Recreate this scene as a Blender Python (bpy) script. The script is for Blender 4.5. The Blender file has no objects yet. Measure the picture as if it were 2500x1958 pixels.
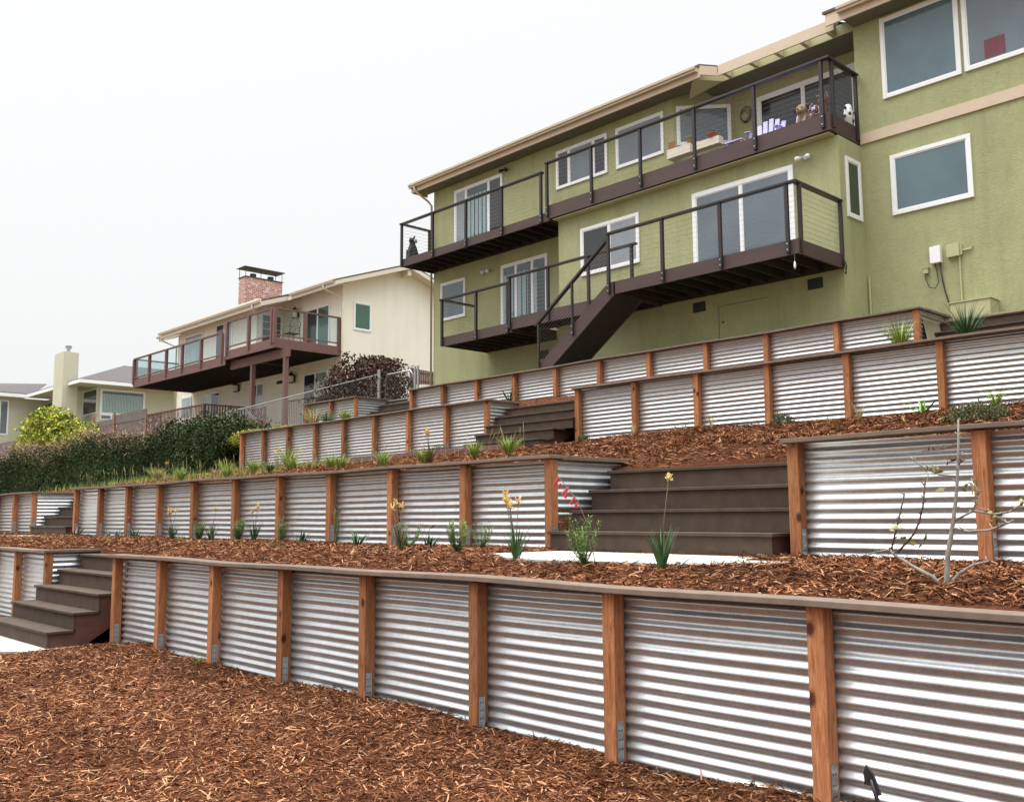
import bpy, math, random
import numpy as np
from mathutils import Vector, Matrix
R = math.radians
random.seed(7); rng = np.random.default_rng(7)
S = bpy.context.scene; C = S.collection

# ------------------------------------------------------------------ camera
yaw, pit, roll = R(43.2835), R(6.7784), R(-0.3487)
n_ = Vector((-math.cos(yaw)*math.cos(pit), math.sin(yaw)*math.cos(pit), math.sin(pit)))
r0 = Vector((math.sin(yaw), math.cos(yaw), 0)); u0 = r0.cross(n_)
rr = math.cos(roll)*r0 + math.sin(roll)*u0; uu = -math.sin(roll)*r0 + math.cos(roll)*u0
cd = bpy.data.cameras.new('camera'); cam = bpy.data.objects.new('camera', cd); C.objects.link(cam)
M = Matrix.Identity(4)
for i in range(3):
    M[i][0] = rr[i]; M[i][1] = uu[i]; M[i][2] = -n_[i]
cam.matrix_world = M
cd.sensor_width = 36; cd.lens = 33.90; cd.clip_start = .05; cd.clip_end = 3000
S.camera = cam

# ------------------------------------------------------------------ overcast sky and soft sun
SUN_EL, SUN_AZ = 68, 238          # azimuth: direction the light comes from, measured from +Y towards +X
w = bpy.data.worlds.new('World'); S.world = w; w.use_nodes = True
nt = w.node_tree; nt.nodes.clear()
out = nt.nodes.new('ShaderNodeOutputWorld'); bg = nt.nodes.new('ShaderNodeBackground'); bg.inputs[1].default_value = .1
sky = nt.nodes.new('ShaderNodeTexSky'); sky.sky_type = 'NISHITA'; sky.sun_disc = False
sky.sun_elevation = R(SUN_EL); sky.sun_rotation = R(SUN_AZ); sky.air_density = 1.5; sky.dust_density = 6
hs = nt.nodes.new('ShaderNodeHueSaturation'); hs.inputs['Saturation'].default_value = .25
tc = nt.nodes.new('ShaderNodeTexCoord'); sp = nt.nodes.new('ShaderNodeSeparateXYZ')
mr = nt.nodes.new('ShaderNodeMapRange'); mr.inputs['From Min'].default_value = 0; mr.inputs['From Max'].default_value = 1
cr = nt.nodes.new('ShaderNodeValToRGB')
e = cr.color_ramp.elements
e[0].position = 0; e[0].color = (.545, .552, .560, 1)
e[1].position = 1; e[1].color = (3.9, 3.95, 4.02, 1)
q = e.new(.18); q.color = (.575, .578, .582, 1)
q = e.new(.50); q.color = (.605, .607, .61, 1)
q = e.new(.68); q.color = (1.75, 1.77, 1.8, 1)
cl = nt.nodes.new('ShaderNodeMix'); cl.data_type = 'RGBA'; cl.inputs[0].default_value = .9
sc = nt.nodes.new('ShaderNodeVectorMath'); sc.operation = 'SCALE'; sc.inputs['Scale'].default_value = 10
L = nt.links.new
L(tc.outputs['Generated'], sp.inputs[0]); L(sp.outputs['Z'], mr.inputs['Value']); L(mr.outputs[0], cr.inputs[0])
L(cr.outputs[0], sc.inputs[0]); L(sky.outputs[0], hs.inputs['Color'])
L(hs.outputs[0], cl.inputs[6]); L(sc.outputs[0], cl.inputs[7]); L(cl.outputs[2], bg.inputs[0]); L(bg.outputs[0], out.inputs[0])
sd = bpy.data.lights.new('sun', 'SUN'); sd.energy = 1.5; sd.angle = R(40); sd.color = (1, .97, .92)
so = bpy.data.objects.new('sun', sd); C.objects.link(so)
az, el = R(SUN_AZ), R(SUN_EL)
sdir = Vector((math.sin(az)*math.cos(el), math.cos(az)*math.cos(el), math.sin(el)))
so.rotation_euler = sdir.to_track_quat('Z', 'Y').to_euler()
S.view_settings.view_transform = 'Standard'; S.view_settings.look = 'None'
S.view_settings.exposure = 0.75; S.view_settings.gamma = 1
S.render.engine = 'CYCLES'; S.cycles.max_bounces = 6; S.cycles.transparent_max_bounces = 12

# ------------------------------------------------------------------ materials
def new_mat(name):
    m = bpy.data.materials.new(name); m.use_nodes = True
    t = m.node_tree; return m, t, t.nodes['Principled BSDF']
def noise(t, vec, scale, detail=4, rough=.55, dist=0):
    n = t.nodes.new('ShaderNodeTexNoise'); n.inputs['Scale'].default_value = scale; n.inputs['Detail'].default_value = detail
    n.inputs['Roughness'].default_value = rough; n.inputs['Distortion'].default_value = dist
    if vec is not None: t.links.new(vec, n.inputs['Vector'])
    return n
def ramp(t, fac, stops):
    n = t.nodes.new('ShaderNodeValToRGB'); el = n.color_ramp.elements
    while len(el) < len(stops): el.new(.5)
    for x, (p, c) in zip(el, stops): x.position = p; x.color = (*c, 1)
    t.links.new(fac, n.inputs[0]); return n
def mixc(t, fac, a, b, mode='MIX'):
    n = t.nodes.new('ShaderNodeMix'); n.data_type = 'RGBA'; n.blend_type = mode
    for s, i in ((fac, 0), (a, 6), (b, 7)):
        if hasattr(s, 'links') or hasattr(s, 'is_linked'): t.links.new(s, n.inputs[i])
        elif isinstance(s, tuple): n.inputs[i].default_value = (*s, 1)
        else: n.inputs[i].default_value = s
    return n.outputs[2]
def coords(t, stretch=(1, 1, 1), kind='Object'):
    tc = t.nodes.new('ShaderNodeTexCoord'); mp = t.nodes.new('ShaderNodeMapping'); mp.inputs['Scale'].default_value = stretch
    t.links.new(tc.outputs[kind], mp.inputs[0]); return mp.outputs[0]
def bump(t, b, h, strength=.5, dist=.01):
    n = t.nodes.new('ShaderNodeBump'); n.inputs['Strength'].default_value = strength; n.inputs['Distance'].default_value = dist
    t.links.new(h, n.inputs['Height']); t.links.new(n.outputs[0], b.inputs['Normal'])
def simple(name, c1, c2=None, scale=6, rough=.7, metal=0, bs=0, bd=.004, bscale=60, stretch=(1, 1, 1), tint=0, spec=.5):
    m, t, b = new_mat(name); v = coords(t, stretch)
    c2 = c2 or tuple(x*.8 for x in c1)
    n = noise(t, v, scale, 6, .6); col = ramp(t, n.outputs[0], [(.3, c1), (.7, c2)]).outputs[0]
    if tint:
        oi = t.nodes.new('ShaderNodeObjectInfo')
        mp = t.nodes.new('ShaderNodeMapRange'); mp.inputs['To Min'].default_value = 1-tint; mp.inputs['To Max'].default_value = 1+tint
        t.links.new(oi.outputs['Random'], mp.inputs[0])
        hv = t.nodes.new('ShaderNodeHueSaturation'); t.links.new(mp.outputs[0], hv.inputs['Value']); t.links.new(col, hv.inputs['Color']); col = hv.outputs[0]
    t.links.new(col, b.inputs['Base Color']); b.inputs['Roughness'].default_value = rough; b.inputs['Metallic'].default_value = metal
    b.inputs['Specular IOR Level'].default_value = spec
    if bs:
        nb = noise(t, v, bscale, 5, .65); bump(t, b, nb.outputs[0], bs, bd)
    return m
def stucco(name, ca, cb, cdirt, bs=.9):
    m, t, b = new_mat(name); v = coords(t)
    n1 = noise(t, v, 1.3, 5, .6); n2 = noise(t, v, 14, 6, .7); n3 = noise(t, coords(t, (2.2, 2.2, .22)), 1.1, 7, .7)
    c = ramp(t, n1.outputs[0], [(.3, ca), (.7, cb)]).outputs[0]
    c = mixc(t, ramp(t, n2.outputs[0], [(.35, (0, 0, 0)), (.75, (.5, .5, .5))]).outputs[0], c, cdirt)
    c = mixc(t, ramp(t, n3.outputs[0], [(.5, (0, 0, 0)), (.72, (.6, .6, .6))]).outputs[0], c, cdirt)
    t.links.new(c, b.inputs['Base Color']); b.inputs['Roughness'].default_value = .92
    nb = noise(t, v, 34, 8, .8, .3); bump(t, b, nb.outputs[0], bs, .022)
    return m
def wood_post():
    m, t, b = new_mat('redwood post')
    oi = t.nodes.new('ShaderNodeObjectInfo')
    tc = t.nodes.new('ShaderNodeTexCoord'); add = t.nodes.new('ShaderNodeVectorMath'); add.operation = 'ADD'
    sc = t.nodes.new('ShaderNodeVectorMath'); sc.operation = 'SCALE'; sc.inputs['Scale'].default_value = 37
    cb = t.nodes.new('ShaderNodeCombineXYZ'); t.links.new(oi.outputs['Random'], cb.inputs[0]); t.links.new(oi.outputs['Random'], cb.inputs[2])
    t.links.new(cb.outputs[0], sc.inputs[0]); t.links.new(tc.outputs['Object'], add.inputs[0]); t.links.new(sc.outputs[0], add.inputs[1])
    mp = t.nodes.new('ShaderNodeMapping'); mp.inputs['Scale'].default_value = (1, 1, .1); t.links.new(add.outputs[0], mp.inputs[0])
    g = noise(t, mp.outputs[0], 30, 7, .75, 2.2); big = noise(t, mp.outputs[0], 7, 3, .5, .8)
    c = ramp(t, g.outputs[0], [(.32, (.17, .055, .018)), (.5, (.37, .142, .052)), (.75, (.54, .265, .115))]).outputs[0]
    c = mixc(t, ramp(t, big.outputs[0], [(.4, (0, 0, 0)), (.75, (.5, .5, .5))]).outputs[0], c, (.2, .06, .024))
    vo = t.nodes.new('ShaderNodeTexVoronoi'); vo.inputs['Scale'].default_value = 6.5
    mk = t.nodes.new('ShaderNodeMapping'); mk.inputs['Scale'].default_value = (1, 1, .62); t.links.new(add.outputs[0], mk.inputs[0]); t.links.new(mk.outputs[0], vo.inputs['Vector'])
    c = mixc(t, ramp(t, vo.outputs['Distance'], [(.1, (1, 1, 1)), (.2, (0, 0, 0))]).outputs[0], c, (.07, .02, .01))
    hv = t.nodes.new('ShaderNodeHueSaturation'); mr = t.nodes.new('ShaderNodeMapRange'); mr.inputs['To Min'].default_value = .72; mr.inputs['To Max'].default_value = 1.25; hv.inputs['Saturation'].default_value = .95
    t.links.new(oi.outputs['Random'], mr.inputs[0]); t.links.new(mr.outputs[0], hv.inputs['Value']); t.links.new(c, hv.inputs['Color'])
    t.links.new(hv.outputs[0], b.inputs['Base Color']); b.inputs['Roughness'].default_value = .8; b.inputs['Specular IOR Level'].default_value = .15
    bump(t, b, g.outputs[0], .6, .004); return m
def galv():
    m, t, b = new_mat('galvanised corrugated steel'); v = coords(t)
    n = noise(t, v, 9, 4, .6); n2 = noise(t, coords(t, (.6, .6, 8)), 3, 4, .6); vo = t.nodes.new('ShaderNodeTexVoronoi'); vo.inputs['Scale'].default_value = 90
    t.links.new(v, vo.inputs['Vector'])
    c = ramp(t, n.outputs[0], [(.3, (.56, .585, .60)), (.7, (.66, .68, .685))]).outputs[0]
    c = mixc(t, ramp(t, n2.outputs[0], [(.6, (0, 0, 0)), (.9, (.1, .1, .1))]).outputs[0], c, (.66, .62, .57))
    c = mixc(t, .10, c, vo.outputs['Color'])
    t.links.new(c, b.inputs['Base Color']); b.inputs['Metallic'].default_value = .86
    rg = t.nodes.new('ShaderNodeMapRange'); rg.inputs['To Min'].default_value = .34; rg.inputs['To Max'].default_value = .42
    t.links.new(n.outputs[0], rg.inputs[0]); t.links.new(rg.outputs[0], b.inputs['Roughness'])
    return m
def island(name, stops, rough=.8, sub=0, nscale=0, bs=0, spec=.3):
    m, t, b = new_mat(name); ge = t.nodes.new('ShaderNodeNewGeometry')
    c = ramp(t, ge.outputs['Random Per Island'], stops).outputs[0]
    if nscale:
        n = noise(t, coords(t), nscale, 4, .6)
        hv = t.nodes.new('ShaderNodeHueSaturation'); mr = t.nodes.new('ShaderNodeMapRange'); mr.inputs['From Min'].default_value = .3; mr.inputs['From Max'].default_value = .7
        mr.inputs['To Min'].default_value = .65; mr.inputs['To Max'].default_value = 1.35
        t.links.new(n.outputs[0], mr.inputs[0]); t.links.new(mr.outputs[0], hv.inputs['Value']); t.links.new(c, hv.inputs['Color']); c = hv.outputs[0]
    t.links.new(c, b.inputs['Base Color']); b.inputs['Roughness'].default_value = rough
    b.inputs['Specular IOR Level'].default_value = spec
    return m
def glass(name, tint, trans, rough=.03, ior=1.):
    m, t, b = new_mat(name); t.nodes.remove(b); o = t.nodes['Material Output']
    tr = t.nodes.new('ShaderNodeBsdfTransparent'); tr.inputs[0].default_value = (*tint, 1)
    gl = t.nodes.new('ShaderNodeBsdfGlossy'); gl.inputs['Roughness'].default_value = rough; gl.inputs[0].default_value = (.93, .95, .97, 1)
    lw = t.nodes.new('ShaderNodeLayerWeight'); lw.inputs[0].default_value = .5; pw = t.nodes.new('ShaderNodeMath'); pw.operation = 'POWER'; pw.inputs[1].default_value = 4.5
    fr = t.nodes.new('ShaderNodeMath'); fr.operation = 'MULTIPLY_ADD'; fr.inputs[1].default_value = .6*ior; fr.inputs[2].default_value = .045*ior
    t.links.new(lw.outputs['Facing'], pw.inputs[0]); t.links.new(pw.outputs[0], fr.inputs[0])
    mx = t.nodes.new('ShaderNodeMixShader'); t.links.new(fr.outputs[0], mx.inputs[0]); t.links.new(tr.outputs[0], mx.inputs[1]); t.links.new(gl.outputs[0], mx.inputs[2])
    t.links.new(mx.outputs[0], o.inputs[0]); return m
def pane(name, c):
    m, t, b = new_mat(name); v = coords(t); n = noise(t, v, 1.2, 3, .5)
    t.links.new(ramp(t, n.outputs[0], [(.35, c), (.65, tuple(x*.8 for x in c))]).outputs[0], b.inputs['Base Color'])
    b.inputs['Roughness'].default_value = .08; b.inputs['IOR'].default_value = 1.6
    nb = noise(t, v, 2.0, 2, .5); bump(t, b, nb.outputs[0], .12, .01); return m
def brick():
    m, t, b = new_mat('used brick'); tc = t.nodes.new('ShaderNodeTexCoord'); sp = t.nodes.new('ShaderNodeSeparateXYZ'); ad = t.nodes.new('ShaderNodeMath'); cb = t.nodes.new('ShaderNodeCombineXYZ')
    t.links.new(tc.outputs['Object'], sp.inputs[0]); t.links.new(sp.outputs[0], ad.inputs[0]); t.links.new(sp.outputs[1], ad.inputs[1]); t.links.new(ad.outputs[0], cb.inputs[0]); t.links.new(sp.outputs[2], cb.inputs[1])
    br = t.nodes.new('ShaderNodeTexBrick'); br.inputs['Scale'].default_value = 1; br.inputs['Brick Width'].default_value = .22; br.inputs['Row Height'].default_value = .085
    br.inputs['Mortar Size'].default_value = .012; br.inputs['Color1'].default_value = (.30, .085, .06, 1); br.inputs['Color2'].default_value = (.42, .17, .12, 1); br.inputs['Mortar'].default_value = (.5, .44, .4, 1)
    t.links.new(cb.outputs[0], br.inputs['Vector']); n = noise(t, coords(t, (5, 5, 11)), 1, 2, .5)
    c = mixc(t, ramp(t, n.outputs[0], [(.56, (0, 0, 0)), (.62, (.8, .8, .8))]).outputs[0], br.outputs[0], (.6, .52, .47))
    t.links.new(c, b.inputs['Base Color']); b.inputs['Roughness'].default_value = .9; bump(t, b, br.outputs[1], -.5, .01); return m
def mulch_mat():
    m, t, b = new_mat('bark mulch bed'); v = coords(t)
    n = noise(t, v, 45, 6, .7, 1.0)
    c = ramp(t, n.outputs[0], [(.3, (.045, .017, .008)), (.55, (.10, .038, .018)), (.75, (.18, .075, .036))]).outputs[0]
    t.links.new(c, b.inputs['Base Color']); b.inputs['Roughness'].default_value = .95; b.inputs['Specular IOR Level'].default_value = .05; bump(t, b, n.outputs[0], 1, .02); return m

MT = dict(
 post=wood_post(), galv=galv(),
 cap=simple('composite board', (.165, .122, .094), (.12, .086, .066), 9, .8, bs=.35, bscale=90, tint=.1, spec=.2),
 step=simple('composite step board', (.085, .060, .045), (.058, .041, .031), 7, .85, bs=.4, bscale=70, tint=.12, spec=.15),
 bracket=simple('zinc bracket', (.42, .44, .46), (.3, .32, .34), 40, .5, metal=.7),
 stain=simple('redwood stained side board', (.11, .045, .03), (.07, .03, .02), 8, .8, bs=.3),
 green=stucco('olive green stucco', (.435, .44, .235), (.365, .375, .195), (.26, .27, .145)),
 greenpaint=simple('olive green paint', (.45, .44, .25), (.42, .41, .23), 5, .6),
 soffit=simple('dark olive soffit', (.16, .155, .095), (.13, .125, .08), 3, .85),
 cream=stucco('cream stucco', (.86, .81, .72), (.81, .76, .67), (.71, .66, .56), .6),
 palegreen=stucco('pale khaki stucco', (.56, .55, .42), (.52, .51, .39), (.43, .42, .31), .5),
 tan=simple('tan painted trim', (.60, .48, .36), (.55, .44, .33), 4, .6),
 creamtrim=simple('cream painted trim', (.68, .61, .51), (.62, .56, .47), 4, .6),
 white=simple('white vinyl', (.82, .83, .84), (.78, .79, .8), 8, .4),
 gutter=simple('tan gutter', (.50, .41, .28), (.44, .36, .25), 5, .5),
 deck=simple('dark brown stained timber', (.075, .043, .038), (.056, .032, .029), 6, .7, bs=.25, bscale=40, stretch=(.2, 1, 1)),
 dark=simple('dark bronze rail', (.026, .019, .019), (.018, .014, .015), 8, .45),
 mauve=simple('mauve brown paint', (.16, .075, .065), (.125, .06, .052), 5, .65, bs=.2),
 under=simple('dark deck underside', (.04, .03, .028), (.025, .02, .018), 6, .9),  # joists and stair underside, given a darker tone than the deck boards
 cable=simple('stainless cable', (.45, .45, .46), (.35, .35, .36), 9, .4, metal=.8),
 bolt=simple('bolt head', (.6, .6, .62), (.5, .5, .52), 9, .35, metal=.9),
 pane=pane('window glass grey', (.145, .18, .21)), pane2=pane('window glass blue', (.11, .17, .20)), paned=pane('window glass dark', (.025, .03, .035)),
 paneg=pane('window glass green', (.05, .12, .085)), panel=pane('window glass pale', (.33, .41, .40)),
 glass=glass('clear pane', (.88, .93, .93), .8), rail_glass=glass('guard glass', (.86, .92, .92), .9, ior=.5),
 blind=simple('pale blind', (.5, .53, .55), (.42, .45, .48), 5, .7), blind2=simple('white vertical blind', (.62, .68, .64), (.5, .56, .54), 5, .7),
 interior=simple('dark interior', (.03, .034, .04), (.02, .022, .027), 3, .9),
 shingle=simple('asphalt shingle', (.10, .088, .085), (.06, .053, .052), 14, .95, bs=.8, bd=.02, bscale=25),
 shingleb=simple('brown shake', (.16, .12, .085), (.08, .06, .045), 12, .95, bs=.8, bd=.02, bscale=20),
 concrete=simple('pale concrete', (.50, .485, .43), (.36, .345, .30), 9, .9, bs=.5, bscale=110),
 brick=brick(), metal=simple('dark sheet metal', (.06, .06, .062), (.04, .04, .042), 8, .5, metal=.5),
 pipe=simple('galvanised pipe', (.4, .41, .41), (.3, .31, .31), 20, .45, metal=.7),
 mulch=mulch_mat(),
 chip=island('bark chips', [(0, (.045, .017, .008)), (.3, (.092, .034, .0155)), (.6, (.15, .059, .0275)), (.83, (.255, .114, .055)), (1, (.47, .27, .15))], .95, nscale=1.6, spec=.05),
 soil=simple('dry soil', (.30, .21, .12), (.2, .14, .08), 4, .95, bs=.6, bd=.02, bscale=30),
 earth=simple('garden earth', (.16, .12, .07), (.1, .085, .04), 2, .95, bs=.5, bd=.03, bscale=12),
 grass=island('grass blades', [(0, (.10, .18, .025)), (.5, (.2, .3, .05)), (.85, (.36, .4, .09)), (1, (.5, .43, .2))], .6),
 grassy=island('straw grass', [(0, (.28, .27, .08)), (.5, (.38, .33, .13)), (1, (.5, .42, .24))], .7),
 dgreen=island('dark strap leaves', [(0, (.02, .05, .018)), (.5, (.04, .1, .035)), (1, (.08, .17, .06))], .45),
 agave=island('agave leaves', [(0, (.02, .055, .03)), (.5, (.035, .09, .05)), (1, (.07, .14, .08))], .45),
 aloe=island('aloe leaves', [(0, (.08, .2, .04)), (1, (.16, .3, .07))], .4),
 feather=island('feathery leaves', [(0, (.07, .15, .025)), (.5, (.13, .25, .045)), (1, (.24, .36, .09))], .6),
 heath=island('heath leaves', [(0, (.03, .06, .015)), (.6, (.06, .09, .025)), (1, (.16, .08, .04))], .7),
 hedge=island('hedge leaves', [(0, (.014, .026, .010)), (.5, (.028, .047, .016)), (.85, (.05, .078, .026)), (1, (.12, .14, .04))], .6, nscale=.6, spec=.1),
 twig=island('dry twigs', [(0, (.16, .09, .06)), (.5, (.27, .17, .12)), (1, (.4, .28, .2))], .9),
 citrus=island('citrus leaves', [(0, (.06, .12, .012)), (.35, (.16, .22, .02)), (.7, (.38, .40, .03)), (1, (.62, .56, .06))], .45, nscale=.8),
 sedum=island('yellow green ground cover', [(0, (.16, .22, .02)), (.6, (.36, .36, .04)), (1, (.5, .42, .06))], .7),
 ivy=island('dry maroon leaves', [(0, (.03, .014, .01)), (.6, (.07, .03, .02)), (1, (.11, .065, .04))], .8),
 yflower=island('yellow flowers', [(0, (.45, .24, .08)), (.6, (.66, .46, .15)), (1, (.75, .62, .34))], .6),
 rflower=simple('coral red flower', (.62, .03, .045), (.5, .02, .05), 9, .5), mflower=simple('magenta flower', (.6, .02, .45), (.5, .02, .4), 9, .5),
 oflower=island('orange blossom', [(0, (.75, .35, .1)), (1, (.85, .6, .4))], .6),
 stalk=simple('brown stalk', (.12, .06, .035), (.08, .05, .03), 9, .7), gstalk=simple('green stalk', (.07, .11, .03), (.1, .12, .04), 9, .6),
 bark=simple('grey bark', (.31, .28, .24), (.17, .15, .125), 30, .9, bs=.6, bscale=60), dbark=simple('dark twig bark', (.12, .075, .055), (.08, .05, .04), 30, .9),
 oliveleaf=island('sparse leaves', [(0, (.12, .15, .04)), (1, (.26, .22, .07))], .6),
 lavender=simple('lavender paint', (.50, .47, .74), (.45, .42, .69), 6, .5), iron=simple('black cast iron', (.02, .02, .022), (.03, .03, .03), 20, .45, metal=.3),
 chairgreen=simple('dark green cast metal', (.03, .07, .045), (.02, .05, .035), 9, .5),
 lampglass=simple('frosted lamp glass', (.7, .66, .58), (.6, .56, .5), 9, .3), terracotta=simple('terracotta', (.38, .14, .08), (.3, .11, .065), 9, .8),
 furblack=simple('black fur', (.02, .02, .022), (.04, .038, .036), 60, .85, bs=.6, bscale=90), furwhite=simple('white fur', (.6, .56, .5), (.45, .42, .38), 60, .85, bs=.6, bscale=90),
 furtan=simple('tan shaggy fur', (.36, .29, .19), (.2, .16, .11), 40, .9, bs=.9, bscale=90), woodgrey=simple('weathered grey fence board', (.16, .125, .115), (.1, .08, .075), 6, .9, bs=.4, stretch=(.3, .3, 1)),
 woodred=simple('reddish fence post', (.26, .12, .085), (.18, .09, .065), 6, .85), boxwhite=simple('white enamel box', (.85, .85, .86), (.8, .8, .82), 9, .35),
 olivepot=simple('olive glazed pot', (.22, .19, .07), (.16, .14, .05), 9, .5), rubber=simple('black cable sheath', (.012, .012, .014), (.02, .02, .02), 20, .5),
 paneng=pane('window glass olive', (.035, .06, .045)), paneh=pane('window glass hazy', (.27, .30, .33)),
 pillow=simple('red cushion', (.17, .045, .065), (.14, .04, .055), 9, .7),
)

# ------------------------------------------------------------------ mesh builder
ORG = {}
class MB:
    def __init__(s): s.v = []; s.f = []; s.mi = []
    def add(s, vs, fs, mi=0):
        o = len(s.v); s.v += [tuple(v) for v in vs]; s.f += [tuple(o+i for i in f) for f in fs]; s.mi += [mi]*len(fs)
    def box(s, x0, x1, y0, y1, z0, z1, mi=0):
        s.add([(x0,y0,z0),(x1,y0,z0),(x1,y1,z0),(x0,y1,z0),(x0,y0,z1),(x1,y0,z1),(x1,y1,z1),(x0,y1,z1)],
              [(0,3,2,1),(4,5,6,7),(0,1,5,4),(1,2,6,5),(2,3,7,6),(3,0,4,7)], mi); return s
    def obox(s, O, U, N, u0, u1, n0, n1, z0, z1, mi=0):
        O, U, N = Vector(O), Vector(U), Vector(N)
        P = lambda u, n, z: O+U*u+N*n+Vector((0, 0, z))
        vs = [P(u0,n0,z0),P(u1,n0,z0),P(u1,n1,z0),P(u0,n1,z0),P(u0,n0,z1),P(u1,n0,z1),P(u1,n1,z1),P(u0,n1,z1)]
        fs = [(0,3,2,1),(4,5,6,7),(0,1,5,4),(1,2,6,5),(2,3,7,6),(3,0,4,7)]
        if U.cross(N).z < 0: fs = [f[::-1] for f in fs]
        s.add(vs, fs, mi); return s
    def beam(s, p, q, w, h, up=(0, 0, 1), mi=0):
        p, q = Vector(p), Vector(q); d = (q-p).normalized(); a = d.cross(Vector(up))
        if a.length < 1e-4: a = d.cross(Vector((0, 1, 0)))
        a.normalize(); b = a.cross(d)
        vs = [x+a*i*w/2+b*j*h/2 for x in (p, q) for i, j in ((-1,-1),(1,-1),(1,1),(-1,1))]
        s.add(vs, [(3,2,1,0),(4,5,6,7),(0,1,5,4),(1,2,6,5),(2,3,7,6),(3,0,4,7)], mi); return s
    def prism(s, pts, ext, mi=0):
        n = len(pts); e = Vector(ext); vs = [Vector(p) for p in pts]; nv = (vs[1]-vs[0]).cross(vs[2]-vs[1])
        vs += [v+e for v in vs]; fs = [tuple(range(n))[::-1], tuple(range(n, 2*n))]+[(i, (i+1) % n, n+(i+1) % n, n+i) for i in range(n)]
        nn = Vector((0, 0, 0))
        for i in range(n): nn += Vector(pts[i]).cross(Vector(pts[(i+1) % n]))
        if nn.dot(e) < 0: fs = [f[::-1] for f in fs]
        s.add(vs, fs, mi); return s
    def tube(s, pts, r, n=8, mi=0, cap=True):
        pts = [Vector(p) for p in pts]; m = len(pts); rs = r if isinstance(r, (list, tuple)) else [r]*m
        vs = []; ref = Vector((.12, .31, .94))
        for i, p in enumerate(pts):
            d = (pts[min(i+1, m-1)]-pts[max(i-1, 0)]).normalized(); a = d.cross(ref)
            if a.length < .05: a = d.cross(Vector((1, 0, 0)))
            a.normalize(); b = d.cross(a)
            vs += [p+(a*math.cos(2*math.pi*k/n)+b*math.sin(2*math.pi*k/n))*rs[i] for k in range(n)]
        fs = [(i*n+k, i*n+(k+1) % n, (i+1)*n+(k+1) % n, (i+1)*n+k) for i in range(m-1) for k in range(n)]
        if cap: fs += [tuple(range(n))[::-1], tuple(range((m-1)*n, m*n))]
        s.add(vs, fs, mi); return s
    def loft(s, rings, n=12, mi=0):     # rings: (centre, rx, ry) horizontal
        vs = []
        for c, rx, ry in rings: vs += [(c[0]+rx*math.cos(2*math.pi*k/n), c[1]+ry*math.sin(2*math.pi*k/n), c[2]) for k in range(n)]
        m = len(rings)
        fs = [(i*n+k, i*n+(k+1) % n, (i+1)*n+(k+1) % n, (i+1)*n+k) for i in range(m-1) for k in range(n)]+[tuple(range(n))[::-1], tuple(range((m-1)*n, m*n))]
        s.add(vs, fs, mi); return s
    def ball(s, c, rx, ry, rz, n=10, mi=0):
        m = 7; return s.loft([((c[0], c[1], c[2]-rz*math.cos(math.pi*(i+.001)/(m-1+.002))), max(rx*math.sin(math.pi*(i+.15)/(m-1+.3)), .001), max(ry*math.sin(math.pi*(i+.15)/(m-1+.3)), .001)) for i in range(m)], n, mi)
    def build(s, name, mats, parent=None, smooth=False, bevel=0, loc=None):
        org = Vector(ORG[parent.name]) if parent else Vector(loc or (0, 0, 0))
        me = bpy.data.meshes.new(name); me.from_pydata([tuple(Vector(v)-org) for v in s.v], [], s.f)
        for m in (mats if isinstance(mats, list) else [mats]): me.materials.append(MT[m] if isinstance(m, str) else m)
        me.polygons.foreach_set('material_index', s.mi)
        if smooth: me.polygons.foreach_set('use_smooth', [True]*len(me.polygons))
        me.update()
        o = bpy.data.objects.new(name, me); C.objects.link(o)
        if parent: o.parent = parent
        else: o.location = org
        ORG[o.name] = tuple(org)
        if bevel:
            b = o.modifiers.new('bevel', 'BEVEL'); b.width = bevel; b.segments = 2; b.limit_method = 'ANGLE'
        return o
def thing(name, label, cat, loc, group=None):
    o = bpy.data.objects.new(name, None); C.objects.link(o); o.location = loc; o.empty_display_size = .1
    ORG[o.name] = tuple(loc); return tag(o, label, cat, group)
def tag(o, label=None, cat=None, group=None, kind=None):
    for k, v in (('label', label), ('category', cat), ('group', group), ('kind', kind)):
        if v: o[k] = v
    return o
def npmesh(name, V, F, mat, parent=None, loc=(0, 0, 0), smooth=False):
    org = np.array(ORG[parent.name] if parent else loc, dtype=float)
    me = bpy.data.meshes.new(name); V = (np.asarray(V)-org).astype(np.float32); F = np.asarray(F, dtype=np.int32); k = F.shape[1]
    me.vertices.add(len(V)); me.vertices.foreach_set('co', V.ravel())
    me.loops.add(F.size); me.loops.foreach_set('vertex_index', F.ravel())
    me.polygons.add(len(F)); me.polygons.foreach_set('loop_start', np.arange(0, F.size, k, dtype=np.int32))
    me.polygons.foreach_set('loop_total', np.full(len(F), k, dtype=np.int32))
    me.materials.append(MT[mat]); me.update(calc_edges=True)
    if smooth: me.polygons.foreach_set('use_smooth', [True]*len(F))
    o = bpy.data.objects.new(name, me); C.objects.link(o)
    if parent: o.parent = parent
    else: o.location = loc
    ORG[o.name] = tuple(org); return o

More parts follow.
